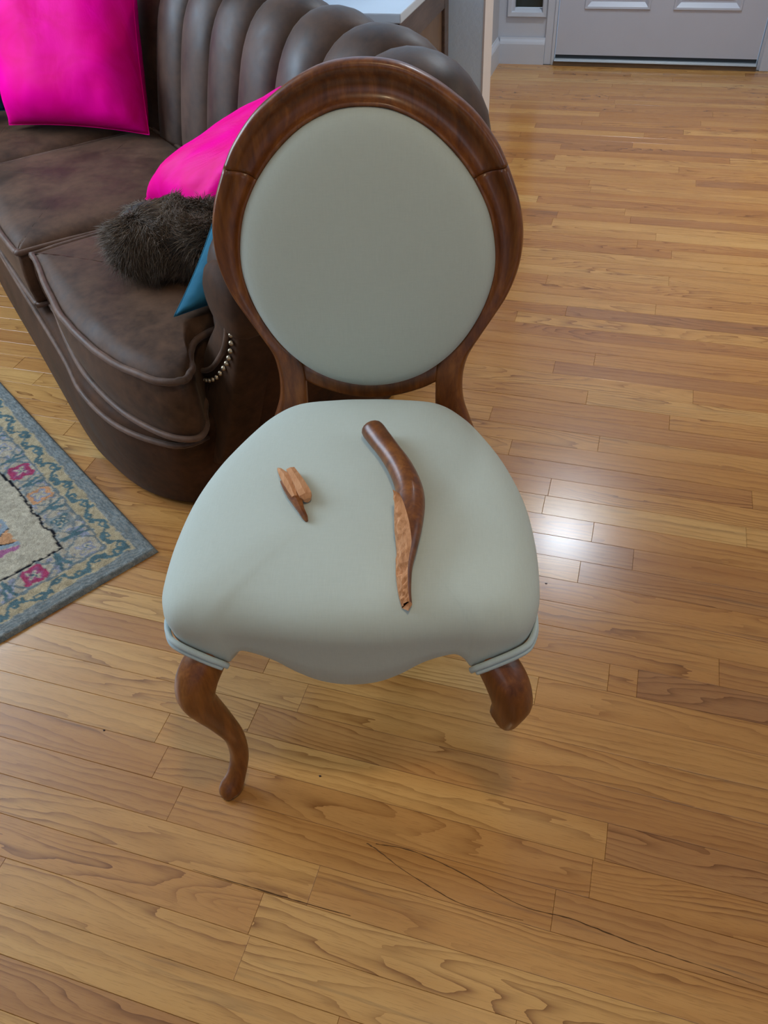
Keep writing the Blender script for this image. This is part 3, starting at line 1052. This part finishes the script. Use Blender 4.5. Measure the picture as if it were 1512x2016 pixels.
def corner(ph):
    """inner and outer point of the rounded end of the back"""
    sn, cs = math.sin(ph), max(0.0, math.cos(ph))
    pi_ = Vector((0.26 + RAD * sn ** SQ, 0.19 + RU * cs ** SQ))
    po_ = Vector((0.26 + (RAD + 0.20) * sn ** SQO, 0.19 + (RU + 0.24) * cs ** SQO))
    return pi_, po_


_pp = [math.pi / 2 * (3 * t * t - 2 * t ** 3) for t in [q / 399 for q in range(400)]]
_len = [0.0]
for _i in range(1, 400):
    _a, _b = corner(_pp[_i - 1]), corner(_pp[_i])
    _len.append(_len[-1] + 0.5 * ((_b[0] - _a[0]).length + (_b[1] - _a[1]).length))
ARC = _len[-1]


def arc_phi(d):
    return float(np.interp(d, _len, _pp))


def path(s):
    """s = 0 at the middle of the back, positive to the right arm; inner line at seat level"""
    sg = 1 if s >= 0 else -1
    s = abs(s)
    straight = 0.26 - VM
    if s <= straight:
        p, n, k = Vector((VM + s, 0.50)), Vector((0, 1)), 0.0
    else:
        d = min(ARC, s - straight)
        ph = arc_phi(d)
        f = d / ARC
        p, po_ = corner(ph)
        n = (po_ - p) / 0.24
        k = min(1, max(0, (f - 0.55) / 0.45))
        k = k * k * (3 - 2 * k)
    if sg < 0:
        p.x = 2 * VM - p.x
        n.x = -n.x
    return p, n, k


STOT = (0.26 - VM) + ARC
NCH = 15
profB = catmull(BACK, 3)
profA = catmull(ARM, 3)
NP = len(profB)
for c in range(NCH):
    s0, s1 = -STOT + 2 * STOT * c / NCH, -STOT + 2 * STOT * (c + 1) / NCH
    rows = []
    for i in range(15):
        f = i / 14
        e = 2 * f - 1
        fe = 0.5 + 0.5 * math.copysign(1 - (1 - abs(e)) ** 1.6, e)    # denser near the seams
        e2 = 2 * fe - 1
        p, n, k = path(s0 + (s1 - s0) * fe)
        bulge = 0.046 * math.sqrt(max(0, 1 - e2 * e2)) - 0.014
        row = []
        for q in range(NP):
            nn, zz = profB[q] * (1 - k) + profA[q] * k
            a = (profB[max(q - 1, 0)] * (1 - k) + profA[max(q - 1, 0)] * k)
            b2 = (profB[min(q + 1, NP - 1)] * (1 - k) + profA[min(q + 1, NP - 1)] * k)
            tx, tz = b2[0] - a[0], b2[1] - a[1]
            L = math.hypot(tx, tz)
            nx, nz = -tz / L, tx / L
            wq = 1.0 if q < NP - 8 else max(0, (NP - 1 - q) / 8)
            off = nn + nx * bulge * wq
            row.append(Vector((p.x + n.x * off, p.y + n.y * off, zz + nz * bulge * wq)))
        rows.append(row)
    grid('back_channel', rows, M['velvet_back'], sofa)


def bottom_pt(s):
    sg = 1 if s >= 0 else -1
    a = abs(s)
    straight = 0.22 - VM
    if a <= straight:
        p = Vector((VM + a, 0.66, 0.06))
    else:
        ph = min(math.pi / 2, (a - straight) / ARC * math.pi / 2)
        p = Vector((0.22 + 0.27 * math.sin(ph) ** 0.5, 0.17 + 0.49 * max(0, math.cos(ph)) ** 0.5, 0.06))
    if sg < 0:
        p.x = 2 * VM - p.x
    return p


rows = []
for i in range(81):
    s = -STOT + 2 * STOT * i / 80
    p, n, k = path(s)
    nn, zz = profB[-4] * (1 - k) + profA[-4] * k
    top = Vector((p.x + n.x * (nn - 0.012), p.y + n.y * (nn - 0.012), zz))
    bt = bottom_pt(s)
    row = []
    for f in (0, 0.15, 0.3, 0.5, 0.7, 0.85, 1.0):
        q = top.lerp(bt, f)
        row.append(q)
    rows.append(row)
grid('outer_shell', rows, M['velvet'], sofa)


def mirx(p):
    return Vector((2 * VM - p[0], p[1], p[2]))


# arm front panels
PANEL = [(0.620, 0.590), (0.605, 0.545), (0.598, 0.49), (0.55, 0.425), (0.518, 0.37), (0.502, 0.32), (0.500, 0.25), (0.515, 0.20), (0.555, 0.175), (0.60, 0.20),
         (0.635, 0.28), (0.66, 0.36), (0.685, 0.44), (0.70, 0.52), (0.69, 0.58), (0.655, 0.602)]
pn = catmull(PANEL, 4, True)
pcx = np.array((0.60, 0.40))
for s in (1, -1):
    rows = []
    for sc, y in [(1.0, 0.200), (1.0, 0.160), (0.985, 0.147), (0.95, 0.140), (0.85, 0.136), (0.6, 0.134), (0.3, 0.133), (0.02, 0.133)]:
        row = []
        for p in pn:
            ctr = np.array((np.interp(p[1], [0.17, 0.25, 0.35, 0.5, 0.6], [0.56, 0.565, 0.58, 0.65, 0.655]), p[1] * 0.9 + 0.036))
            q = ctr + (p - ctr) * sc
            v = Vector((q[0], y - 0.012 + 0.17 * (q[1] - 0.17), q[1]))
            row.append(v if s > 0 else mirx(v))
        rows.append(row)
    pan = grid('arm_front', rows, M['velvet'], sofa, close_u=True, cap1=True)
    # welt and nail heads along the inner curve
    crv = catmull([(0.545, 0.352), (0.575, 0.366), (0.61, 0.390), (0.644, 0.425), (0.668, 0.456), (0.680, 0.488), (0.678, 0.515), (0.675, 0.54)], 6)
    pts = [Vector((a - 0.012, 0.119 + 0.17 * (b2 - 0.17), b2 + 0.014)) for a, b2 in crv]
    tube('welt', [p if s > 0 else mirx(p) for p in pts], 0.005, M['velvet_pipe'], pan)
    for k in range(0, len(crv), 3):
        v = Vector((crv[k][0], 0.118 + 0.17 * (crv[k][1] - 0.17), crv[k][1]))
        v = v if s > 0 else mirx(v)
        rr_ = [[v + Vector((r * math.cos(t * math.pi / 4), -h, r * math.sin(t * math.pi / 4))) for t in range(8)] for r, h in ((0.0046, -0.002), (0.0044, 0.001), (0.0028, 0.003), (0.0005, 0.0036))]
        grid('nail_head', rr_, M['brass'], pan, close_u=True, cap1=True)
    # rolled end of the arm
    rows = []
    for r, y in [(0.055, 0.26), (0.064, 0.22), (0.064, 0.195), (0.059, 0.180), (0.045, 0.171), (0.020, 0.167), (0.001, 0.166)]:
        row = []
        for j in range(20):
            a = 2 * math.pi * j / 20
            v = Vector((0.652 + 1.15 * r * math.cos(a), y, 0.545 + r * math.sin(a)))
            row.append(v if s > 0 else mirx(v))
        rows.append(row)
    grid('arm_roll', rows, M['velvet'], sofa, close_u=True, cap1=True)

# base
lowp = [(VM, -0.045), (0.15, -0.045), (0.30, -0.030), (0.42, 0.0), (0.50, 0.05), (0.53, 0.10), (0.515, 0.20), (0.49, 0.40), (0.455, 0.585), (0.42, 0.63), (0.30, 0.645), (VM, 0.645)]
higp = [(VM, -0.030), (0.15, -0.030), (0.31, -0.036), (0.45, -0.016), (0.55, 0.030), (0.60, 0.085), (0.575, 0.19), (0.53, 0.40), (0.485, 0.59), (0.44, 0.645), (0.30, 0.655), (VM, 0.655)]


def ringp(f, ins=0.0):
    pts = [np.array(a) * (1 - f) + np.array(b2) * f for a, b2 in zip(lowp, higp)]
    ful = pts + [np.array((2 * VM - p[0], p[1])) for p in reversed(pts[1:-1])]
    # keep the mirrored seam points once
    c = catmull(ful, 5, True)
    return c


bc_ = np.array((VM, 0.3))


def base_row(f, z, d):
    out = []
    for p in ringp(f):
        q = p - bc_
        L = np.linalg.norm(q)
        w = bc_ + q * (1 - d / L)
        out.append(Vector((w[0], w[1], z)))
    return out


rows = [base_row(0, 0.062, 0.05), base_row(0, 0.056, 0.012), base_row(0, 0.066, 0.0), base_row(0.1, 0.10, 0.0), base_row(0.35, 0.16, -0.004), base_row(0.7, 0.22, -0.004), base_row(0.95, 0.258, 0.0),
        base_row(1.0, 0.270, 0.004), base_row(1.0, 0.285, 0.006), base_row(1.0, 0.292, 0.02), base_row(1.0, 0.293, 0.10)]
base = grid('base', rows, M['velvet'], sofa, close_u=True, cap0=True, cap1=True)
front_seg = [p for p in base_row(1.0, 0.268, -0.001)]
n5 = len(front_seg)
tube('welt', [front_seg[i % n5] for i in list(range(n5 - 27, n5)) + list(range(0, 28))], 0.0055, M['velvet_pipe'], base)

# loose seat cushions
def cushion(name, label, outline, z0, z1, crown, closed_sub=5):
    o = empty(name, S0, SROT)
    o.scale = (SK, SK, SK)
    tag(o, label, 'cushion', 'loose seat cushions of the sofa')
    out = catmull(outline, closed_sub, True)
    cc = sum(out) / len(out)

    def rw(d, z):
        r = []
        for p in out:
            q = p - cc
            L = np.linalg.norm(q)
            w = cc + q * (1 - d / L)
            r.append(Vector((w[0], w[1], z)))
        return r
    rows = [rw(0.06, z0 + 0.004), rw(0.008, z0 + 0.001), rw(0.002, z0 + 0.008), rw(-0.007, (z0 + z1) / 2 - 0.02), rw(-0.008, (z0 + z1) / 2 + 0.015), rw(-0.001, z1 - 0.010), rw(0.006, z1 - 0.002)]
    x0_, x1_ = min(p[0] for p in out), max(p[0] for p in out)
    y0_, y1_ = min(p[1] for p in out), max(p[1] for p in out)

    def cz(v):
        a, b2 = (2 * v.x - x0_ - x1_) / (x1_ - x0_), (2 * v.y - y0_ - y1_) / (y1_ - y0_)
        wv = noise.noise(Vector((v.x * 6, v.y * 6, len(label)))) * 0.004
        return z1 - 0.001 + (crown + wv) * (max(0, 1 - a ** 4) * max(0, 1 - b2 ** 4)) ** 0.6
    for d in (0.02, 0.045, 0.08):
        rows.append([Vector((v.x, v.y, cz(v))) for v in rw(d, z1)])
    last = rows[-1]
    for s in (0.85, 0.7, 0.55, 0.4, 0.25, 0.1, 0.01):
        r_ = [Vector((cc[0] + (v.x - cc[0]) * s, cc[1] + (v.y - cc[1]) * s, 0)) for v in last]
        rows.append([Vector((v.x, v.y, cz(v))) for v in r_])
    grid('body', rows, M['velvet_seat'], o, close_u=True, cap0=True, cap1=True)
    rjj = random.Random(len(label))
    tube('piping', [v + Vector((rjj.uniform(-0.001, 0.001), rjj.uniform(-0.001, 0.001), rjj.uniform(-0.0012, 0.0012))) for v in rw(-0.004, z1 - 0.005)], 0.0065, M['velvet_pipe'], o, closed=True)
    tube('piping', rw(-0.003, z0 + 0.009), 0.006, M['velvet_pipe'], o, closed=True)
    return o


cushion('seat_cushion', 'brown velvet seat cushion nearest the chair, with rounded piped front corner',
        [(0.012, 0.02), (0.02, 0.002), (0.058, 0.0), (0.20, -0.012), (0.34, -0.014), (0.49, 0.006), (0.60, 0.046), (0.640, 0.085), (0.624, 0.112), (0.580, 0.128), (0.535, 0.158), (0.512, 0.24),
         (0.45, 0.37), (0.34, 0.452), (0.20, 0.478), (0.03, 0.478), (0.012, 0.46), (0.010, 0.25)], 0.300, 0.435, 0.018)
cushion('seat_cushion', 'middle brown velvet seat cushion with bright piped front corner',
        [(-0.555, 0.0), (-0.545, -0.022), (-0.52, -0.028), (-0.28, -0.030), (-0.05, -0.026), (-0.022, -0.020), (-0.012, 0.0), (-0.010, 0.25), (-0.012, 0.455), (-0.028, 0.475), (-0.28, 0.480), (-0.535, 0.475), (-0.553, 0.455), (-0.556, 0.22)],
        0.300, 0.437, 0.020)
cushion('seat_cushion', 'far left brown velvet seat cushion under the upright pink pillow',
        [(2 * VM - x, y) for x, y in reversed([(0.012, 0.02), (0.02, 0.002), (0.058, 0.0), (0.20, -0.012), (0.34, -0.014), (0.49, 0.006), (0.60, 0.046), (0.640, 0.085), (0.624, 0.112), (0.580, 0.128), (0.535, 0.158), (0.512, 0.24),
         (0.45, 0.37), (0.34, 0.452), (0.20, 0.478), (0.03, 0.478), (0.012, 0.46), (0.010, 0.25)])], 0.300, 0.437, 0.018)


# ------------------------------------------------------------------ pillows
def make_satin(name, col, col2, rough=0.45):
    mt, nt, b = new_mat(name)
    tc = nd(nt, 'ShaderNodeTexCoord').outputs['Object']
    n = noise_n(nt, mapping(nt, tc, (6, 22, 6)), 1.0, 3, 0.6, 0.8)
    n2 = noise_n(nt, mapping(nt, tc, (300, 300, 20)), 1.0, 2)
    c = ramp(nt, n, [(0.3, col), (0.7, col2)])
    lk(nt, c, b.inputs['Base Color'])
    b.inputs['Roughness'].default_value = rough
    b.inputs['Specular IOR Level'].default_value = 0.05
    bump(nt, b, math_n(nt, 'ADD', n, math_n(nt, 'MULTIPLY', n2, 0.1)), 0.22, 0.01)
    return mt


M['pink'] = make_satin('magenta_silk', (0.86, 0.0, 0.20), (1.0, 0.0, 0.34))
M['teal'] = make_satin('teal_cotton', (0.022, 0.105, 0.165), (0.032, 0.145, 0.215), 0.7)


def pillow(name, label, bl, br, tl, th, mat, cat='pillow', seed=0, pinch=0.06):
    """bl, br, tl corners in sofa-independent world coordinates"""
    bl, br, tl = Vector(bl), Vector(br), Vector(tl)
    ex, ey = (br - bl), (tl - bl)
    nz = ex.cross(ey).normalized()
    cen = bl + (ex + ey) / 2
    o = empty(name, cen)
    N = 28
    sides = []
    for sgn in (1, -1):
        rows = []
        for i in range(N + 1):
            row = []
            for j in range(N + 1):
                u, v = 2 * i / N - 1, 2 * j / N - 1
                u = math.sin(u * math.pi / 2) * 0.5 + u * 0.5
                v = math.sin(v * math.pi / 2) * 0.5 + v * 0.5
                k = (max(0, 1 - u ** 4) * max(0, 1 - v ** 4)) ** 0.55
                # edges sag inwards between the corners
                uu_ = u * (1 - pinch * (1 - v * v) * abs(u) ** 3)
                vv_ = v * (1 - pinch * (1 - u * u) * abs(v) ** 3)
                wob = noise.noise(Vector((u * 2.2 + seed, v * 2.2, sgn * 3.0))) * 0.10 + noise.noise(Vector((u * 5 + seed, v * 5, sgn))) * 0.09 * (abs(u) ** 2 + abs(v) ** 2)
                p = ex * uu_ / 2 + ey * vv_ / 2 + nz * sgn * th / 2 * k * (1 + wob)
                row.append(p)
            rows.append(row)
        sides.append(rows)
    verts, faces = [], []
    for rows in sides:
        off = len(verts)
        verts += [p for r in rows for p in r]
        for i in range(N):
            for j in range(N):
                a = off + i * (N + 1) + j
                faces.append((a, a + 1, a + N + 2, a + N + 1))
    mesh_obj('cover', verts, faces, mat, o)
    # seam around the edge
    rim_ = []
    R0 = sides[0]
    rim_ += [R0[i][0] for i in range(N)] + [R0[N][j] for j in range(N)] + [R0[i][N] for i in range(N, 0, -1)] + [R0[0][j] for j in range(N, 0, -1)]
    tube('seam', rim_, 0.0014, mat, o, seg=6, closed=True)
    tag(o, label, cat, 'throw pillows on the sofa')
    return o


def K(x, y, z):
    return W(x * SK, y * SK, z * SK + SZ)


def SW(v, u, z):
    q = S0 + Matrix.Rotation(SROT, 3, 'Z') @ Vector((v, u, 0))
    return Vector((q.x, q.y, z))


pillow('throw_pillow', 'bright pink silk pillow standing upright at the far left of the sofa', K(-0.960, 2.33, 0.468), K(-0.550, 2.19, 0.462), K(-0.93, 2.50, 0.88), 0.18, M['pink'], seed=1, pinch=0.045)
pillow('throw_pillow', 'bright pink silk pillow leaning behind the chair back and fur cushion', K(-0.475, 1.72, 0.480), K(-0.30, 1.50, 0.490), K(-0.09, 1.73, 0.675), 0.165, M['pink'], seed=5, pinch=0.03)
pillow('throw_pillow', 'teal cotton pillow propped on the sofa arm beside the chair back', K(-0.345, 1.235, 0.462), K(-0.16, 1.31, 0.470), K(-0.262, 1.325, 0.585), 0.09, M['teal'], seed=9, pinch=0.05)
pillow('throw_pillow', 'dark teal pillow at the very edge of the photo, left of the pink pillow', K(-1.36, 2.30, 0.475), K(-1.00, 2.44, 0.475), K(-1.33, 2.42, 0.85), 0.12, M['teal'], seed=12)


# faux fur cushion
def make_fur_mat():
    mt, nt, b = new_mat('dark_faux_fur')
    at = nd(nt, 'ShaderNodeAttribute')
    at.attribute_name = 'furcol'
    lk(nt, at.outputs['Color'], b.inputs['Base Color'])
    b.inputs['Roughness'].default_value = 0.6
    b.inputs['Specular IOR Level'].default_value = 0.25
    return mt


M['fur'] = make_fur_mat()
FC = K(-0.370, 1.452, 0.508)
fur = empty('fur_cushion', FC, AZ + math.radians(-8))
tag(fur, 'shaggy dark brown faux fur cushion lying on the sofa seat', 'cushion')
HX, HY, HZ = 0.112, 0.088, 0.056
rows = []
for i in range(13):
    th_ = -math.pi / 2 + math.pi * i / 12
    row = []
    for j in range(28):
        a = 2 * math.pi * j / 28
        e = 0.55
        cs = math.copysign(abs(math.cos(a)) ** e, math.cos(a))
        sn = math.copysign(abs(math.sin(a)) ** e, math.sin(a))
        ct = abs(math.cos(th_)) ** 0.5
        st = math.copysign(abs(math.sin(th_)) ** 0.7, math.sin(th_))
        row.append(Vector((HX * ct * cs, HY * ct * sn, HZ * st)))
    rows.append(row)
core = grid('body', rows, plain('fur_backing', (0.02, 0.014, 0.010), 0.9), fur, close_u=True)
rf = random.Random(21)
V, F, Ccol = [], [], []
tris = []
for pl in core.data.polygons:
    vs = [core.data.vertices[i].co for i in pl.vertices]
    tris.append((pl.area, vs, pl.normal.copy()))
tot = sum(t[0] for t in tris)
NF = 20000
for area, vs, nrm in tris:
    cnt = area / tot * NF
    cnt = int(cnt) + (1 if rf.random() < cnt - int(cnt) else 0)
    for _ in range(cnt):
        a, b2 = rf.random(), rf.random()
        p = vs[0].lerp(vs[1], a).lerp((vs[3] if len(vs) > 3 else vs[-1]).lerp(vs[2], a), b2)
        if nrm.dot(p) < 0:
            nrm = -nrm
        flow = Vector((noise.noise(p * 14 + Vector((3, 1, 7))), noise.noise(p * 14 + Vector((9, 4, 2))), noise.noise(p * 14 + Vector((1, 8, 5)))))
        d = (nrm * 0.65 + flow * 1.7 + Vector((rf.uniform(-.3, .3), rf.uniform(-.3, .3), rf.uniform(-.3, .3) - 0.15))).normalized()
        L = rf.uniform(0.018, 0.040)
        if p.z < -HZ * 0.5:
            d.z = max(d.z, -0.05)
            L *= 0.7
        w = rf.uniform(0.0004, 0.0008)
        sdv = d.cross(Vector((rf.uniform(-1, 1), rf.uniform(-1, 1), rf.uniform(-1, 1)))).normalized() * w
        sd2 = d.cross(sdv).normalized() * w
        bend = Vector((rf.uniform(-.3, .3), rf.uniform(-.3, .3), -0.35)) * L
        o_ = len(V)
        q0, q1, q2 = p, p + d * L * 0.55 + bend * 0.25, p + d * L + bend
        for q, s in ((q0, 1.0), (q1, 0.8)):
            V += [q + sdv * s, q - sdv * 0.5 * s + sd2 * 0.87 * s, q - sdv * 0.5 * s - sd2 * 0.87 * s]
        V.append(q2)
        for k in range(3):
            F.append((o_ + k, o_ + (k + 1) % 3, o_ + 3 + (k + 1) % 3, o_ + 3 + k))
            F.append((o_ + 3 + k, o_ + 3 + (k + 1) % 3, o_ + 6))
        sh = rf.uniform(0.55, 1.5)
        col = (0.125 * sh, 0.086 * sh, 0.057 * sh, 1)
        Ccol += [col] * 6
fo = mesh_obj('fur', V, F, M['fur'], fur, smooth=True, recalc=False)
fo['kind'] = 'stuff'
ca = fo.data.color_attributes.new('furcol', 'FLOAT_COLOR', 'CORNER')
data = []
for pl in fo.data.polygons:
    data += list(Ccol[pl.index]) * pl.loop_total
ca.data.foreach_set('color', data)

# ------------------------------------------------------------------ rug
RC = W(-0.468, 1.109, 0.0)
rug = empty('area_rug', RC, math.radians(128.5) + AZ)
tag(rug, 'hooked wool rug corner with blue border, teal vines and pink motifs', 'rug')
RX, RY, RS = 1.30, 0.80, 0.0034
nx, ny = int(RX / RS), int(RY / RS)
xs = np.linspace(0, RX, nx)
ys = np.linspace(0, RY, ny)
XX, YY = np.meshgrid(xs, ys, indexing='ij')


def vnoise(X, Y, sc, seed):
    r = np.random.RandomState(seed)
    g = r.rand(64, 64)
    x, y = X / sc, Y / sc
    xi, yi = np.floor(x).astype(int), np.floor(y).astype(int)
    fx, fy = x - xi, y - yi
    fx, fy = fx * fx * (3 - 2 * fx), fy * fy * (3 - 2 * fy)
    a, b_, c_, d_ = g[xi % 64, yi % 64], g[(xi + 1) % 64, yi % 64], g[xi % 64, (yi + 1) % 64], g[(xi + 1) % 64, (yi + 1) % 64]
    return (a * (1 - fx) + b_ * fx) * (1 - fy) + (c_ * (1 - fx) + d_ * fx) * fy - 0.5


JX = XX + vnoise(XX, YY, 0.012, 1) * 0.007 + vnoise(XX, YY, 0.03, 3) * 0.006
JY = YY + vnoise(XX, YY, 0.012, 2) * 0.007 + vnoise(XX, YY, 0.03, 4) * 0.006
dist = np.minimum(JX, JY)
along = np.where(JY < JX, JX, JY)
BLUE, BLUE2, TEAL, BEIGE, CREAM = (0.230, 0.235, 0.215), (0.150, 0.172, 0.172), (0.085, 0.140, 0.150), (0.40, 0.315, 0.19), (0.45, 0.38, 0.27)
PINK, MAG, ORG, BLK, LAV = (0.30, 0.085, 0.16), (0.33, 0.045, 0.10), (0.50, 0.25, 0.12), (0.012, 0.012, 0.016), (0.25, 0.25, 0.29)
colr = np.zeros((nx, ny, 3))
hgt = np.zeros((nx, ny))


def paint(mask, c, h=0.0):
    colr[mask] = c
    hgt[mask] += h


paint(np.ones_like(XX, bool), CREAM)
paint(dist < 0.034, BLUE)
bn_ = (dist < 0.034) & (np.sin(dist * 900 + vnoise(XX, YY, 0.02, 8) * 3) > 0.2)
paint(bn_, BLUE2)
vine = (dist >= 0.034) & (dist < 0.075)
paint(vine, BEIGE)
dm = dist - 0.0545
ph = along / 0.085 * 2 * math.pi
paint(vine & (np.abs(dm - 0.013 * np.sin(ph)) < 0.0048), TEAL)
for off, sg in ((0.25, -1), (0.75, 1)):
    t = (along / 0.085 - off) % 1.0
    t = (t - 0.5) * 0.085
    rr2 = np.sqrt((t) ** 2 + (dm - sg * 0.006) ** 2)
    ang = np.arctan2(dm - sg * 0.006, t)
    paint(vine & (np.abs(rr2 - (0.007 + 0.0025 * ang / math.pi)) < 0.0032), TEAL)
    paint(vine & ((t + 0.018) ** 2 + (dm - sg * 0.010) ** 2 < 0.0062 ** 2), TEAL)
paint((dist >= 0.0755) & (dist < 0.0805), BLUE2)
band = (dist >= 0.0805) & (dist < 0.140)
paint(band, (0.38, 0.32, 0.235))
bm_ = dist - 0.110
P_ = 0.112
cell = np.floor((along - 0.05) / P_).astype(int)
tt = ((along - 0.05) / P_ % 1.0 - 0.5) * P_
swirl = vnoise(XX, YY, 0.016, 11) + 0.7 * vnoise(XX, YY, 0.007, 12)
paint(band & (swirl > 0.26), LAV)
paint(band & (swirl < -0.26), BLUE)
rad = np.abs(tt) + np.abs(bm_) * 1.0 + 0.010 * np.cos(4 * np.arctan2(bm_, tt))
k3 = np.where(JY < JX, np.choose(np.clip(cell, 0, 11) % 4, [3, 1, 2, 0]), np.choose(np.clip(cell, 0, 11) % 3, [3, 0, 2]))
for kk, cA, cB in ((0, MAG, PINK), (2, ORG, LAV), (1, BLUE, TEAL), (3, (0.40, 0.34, 0.25), LAV)):
    s_ = band & (k3 == kk)
    paint(s_ & (rad < 0.036), cA)
    paint(s_ & (rad < 0.023), cB)
    paint(s_ & (rad < 0.014), CREAM)
    paint(s_ & (rad < 0.006), TEAL if kk != 2 else CREAM)
paint(band & (np.abs(np.abs(tt) - 0.052 - bm_ * 0.25) < 0.0042), TEAL)
paint(band & (np.abs(np.abs(tt) - 0.046 + np.abs(bm_)) < 0.003), BLUE2)
paint((dist >= 0.140) & (dist < 0.1455), BLK)
inn = dist >= 0.1455
paint(inn & (dist < 0.205), (0.43, 0.37, 0.27))
core_ = dist >= 0.205
paint(core_, (0.24, 0.28, 0.31))
sw2 = vnoise(XX, YY, 0.05, 21)
paint(core_ & (sw2 > 0.08), (0.34, 0.12, 0.22))
paint(core_ & (sw2 < -0.18), ORG)
paint(core_ & (np.abs(sw2 - 0.08) < 0.02), CREAM)
paint(core_ & (np.abs(sw2 + 0.18) < 0.02), BLK)
colr *= (1 + 0.30 * vnoise(XX, YY, 0.006, 31) + 0.2 * vnoise(XX, YY, 0.02, 32))[..., None]
lum = colr.mean(axis=2)
edge = np.minimum.reduce([XX, YY, RX - XX, RY - YY])
zz = 0.011 * np.clip(edge / 0.006, 0, 1) ** 0.5 + vnoise(XX, YY, 0.007, 41) * 0.0022 - 0.0010 * (lum < 0.1)
zz = np.where(edge <= 1e-6, 0.0008, zz)
verts = np.stack([XX, YY, zz], axis=-1).reshape(-1, 3)
idx = np.arange(nx * ny).reshape(nx, ny)
fq = np.stack([idx[:-1, :-1], idx[1:, :-1], idx[1:, 1:], idx[:-1, 1:]], axis=-1).reshape(-1, 4)
me = bpy.data.meshes.new('rug_pile')
me.vertices.add(len(verts))
me.vertices.foreach_set('co', verts.ravel())
me.loops.add(fq.size)
me.loops.foreach_set('vertex_index', fq.ravel())
me.polygons.add(len(fq))
me.polygons.foreach_set('loop_start', np.arange(0, fq.size, 4))
me.polygons.foreach_set('loop_total', np.full(len(fq), 4))
me.polygons.foreach_set('use_smooth', np.ones(len(fq), bool))
me.update(calc_edges=True)
ca = me.color_attributes.new('rugcol', 'FLOAT_COLOR', 'POINT')
ca.data.foreach_set('color', np.concatenate([colr.reshape(-1, 3), np.ones((nx * ny, 1))], axis=1).ravel())
me.materials.append(M['rug'])
ro = bpy.data.objects.new('pile', me)
COL.objects.link(ro)
ro.parent = rug
box('backing', (0.004, 0.004, 0.0), (RX - 0.004, RY - 0.004, 0.004), plain('rug_backing', (0.25, 0.22, 0.18), 0.9), rug)

# ------------------------------------------------------------------ side cabinet behind the sofa
cab = empty('side_cabinet', (-0.76, 2.38, 0.0))
tag(cab, 'dark walnut side cabinet with pale polished top behind the sofa', 'cabinet')
cx0, cx1, cy0, cy1, ch = -0.08, 0.155, -0.27, 0.27, 0.70
box('top', (cx0 - 0.005, cy0 - 0.008, ch - 0.022), (cx1 + 0.006, cy1, ch), M['cab_top'], cab, 0.003)
box('body', (cx0, cy0, 0.06), (cx1 - 0.016, cy1 - 0.002, ch - 0.022), M['cab_wood'], cab)
for a, b2 in ((cy0, cy0 + 0.05), (cy1 - 0.052, cy1 - 0.002)):
    box('stile', (cx1 - 0.02, a, 0.0), (cx1, b2, ch - 0.022), M['cab_wood'], cab, 0.002)
for z0, z1 in ((ch - 0.092, ch - 0.022), (0.06, 0.13)):
    box('rail', (cx1 - 0.02, cy0 + 0.05, z0), (cx1 - 0.001, cy1 - 0.052, z1), M['cab_wood'], cab, 0.002)
box('inset_panel', (cx1 - 0.016, cy0 + 0.05, 0.13), (cx1 - 0.010, cy1 - 0.052, ch - 0.092), M['cab_panel'], cab)
for x in (cx0, cx1 - 0.03):
    for y in (cy0, cy1 - 0.034):
        box('foot', (x, y, 0.0), (x + 0.028, y + 0.03, 0.062), M['cab_wood'], cab)

# ------------------------------------------------------------------ crumbs on the floor
for k, (px, py, lb) in enumerate([(205, 1438, 'tiny dark crumb on the floor left of the standing front leg'), (630, 1528, 'tiny dark crumb on the floor right of the standing front foot'),
                                  (1075, 1149, 'tiny dark crumb on the floor beside the right edge of the seat')]):
    X, Y = onfloor(px, py)
    o = mesh_obj('wood_crumb', [(0.0028, 0, 0), (0, 0.0018, 0), (-0.0026, 0.0004, 0), (0, -0.002, 0), (0.0018, 0.0004, 0.0014), (-0.0012, 0.0002, 0.0018)],
                 [(0, 1, 4), (1, 2, 5), (1, 5, 4), (2, 3, 5), (3, 0, 4), (3, 4, 5), (0, 3, 2, 1)], M['crumb'])
    o.location = (X, Y, 0.0002)
    tag(o, lb, 'crumb', 'crumbs on the floor')
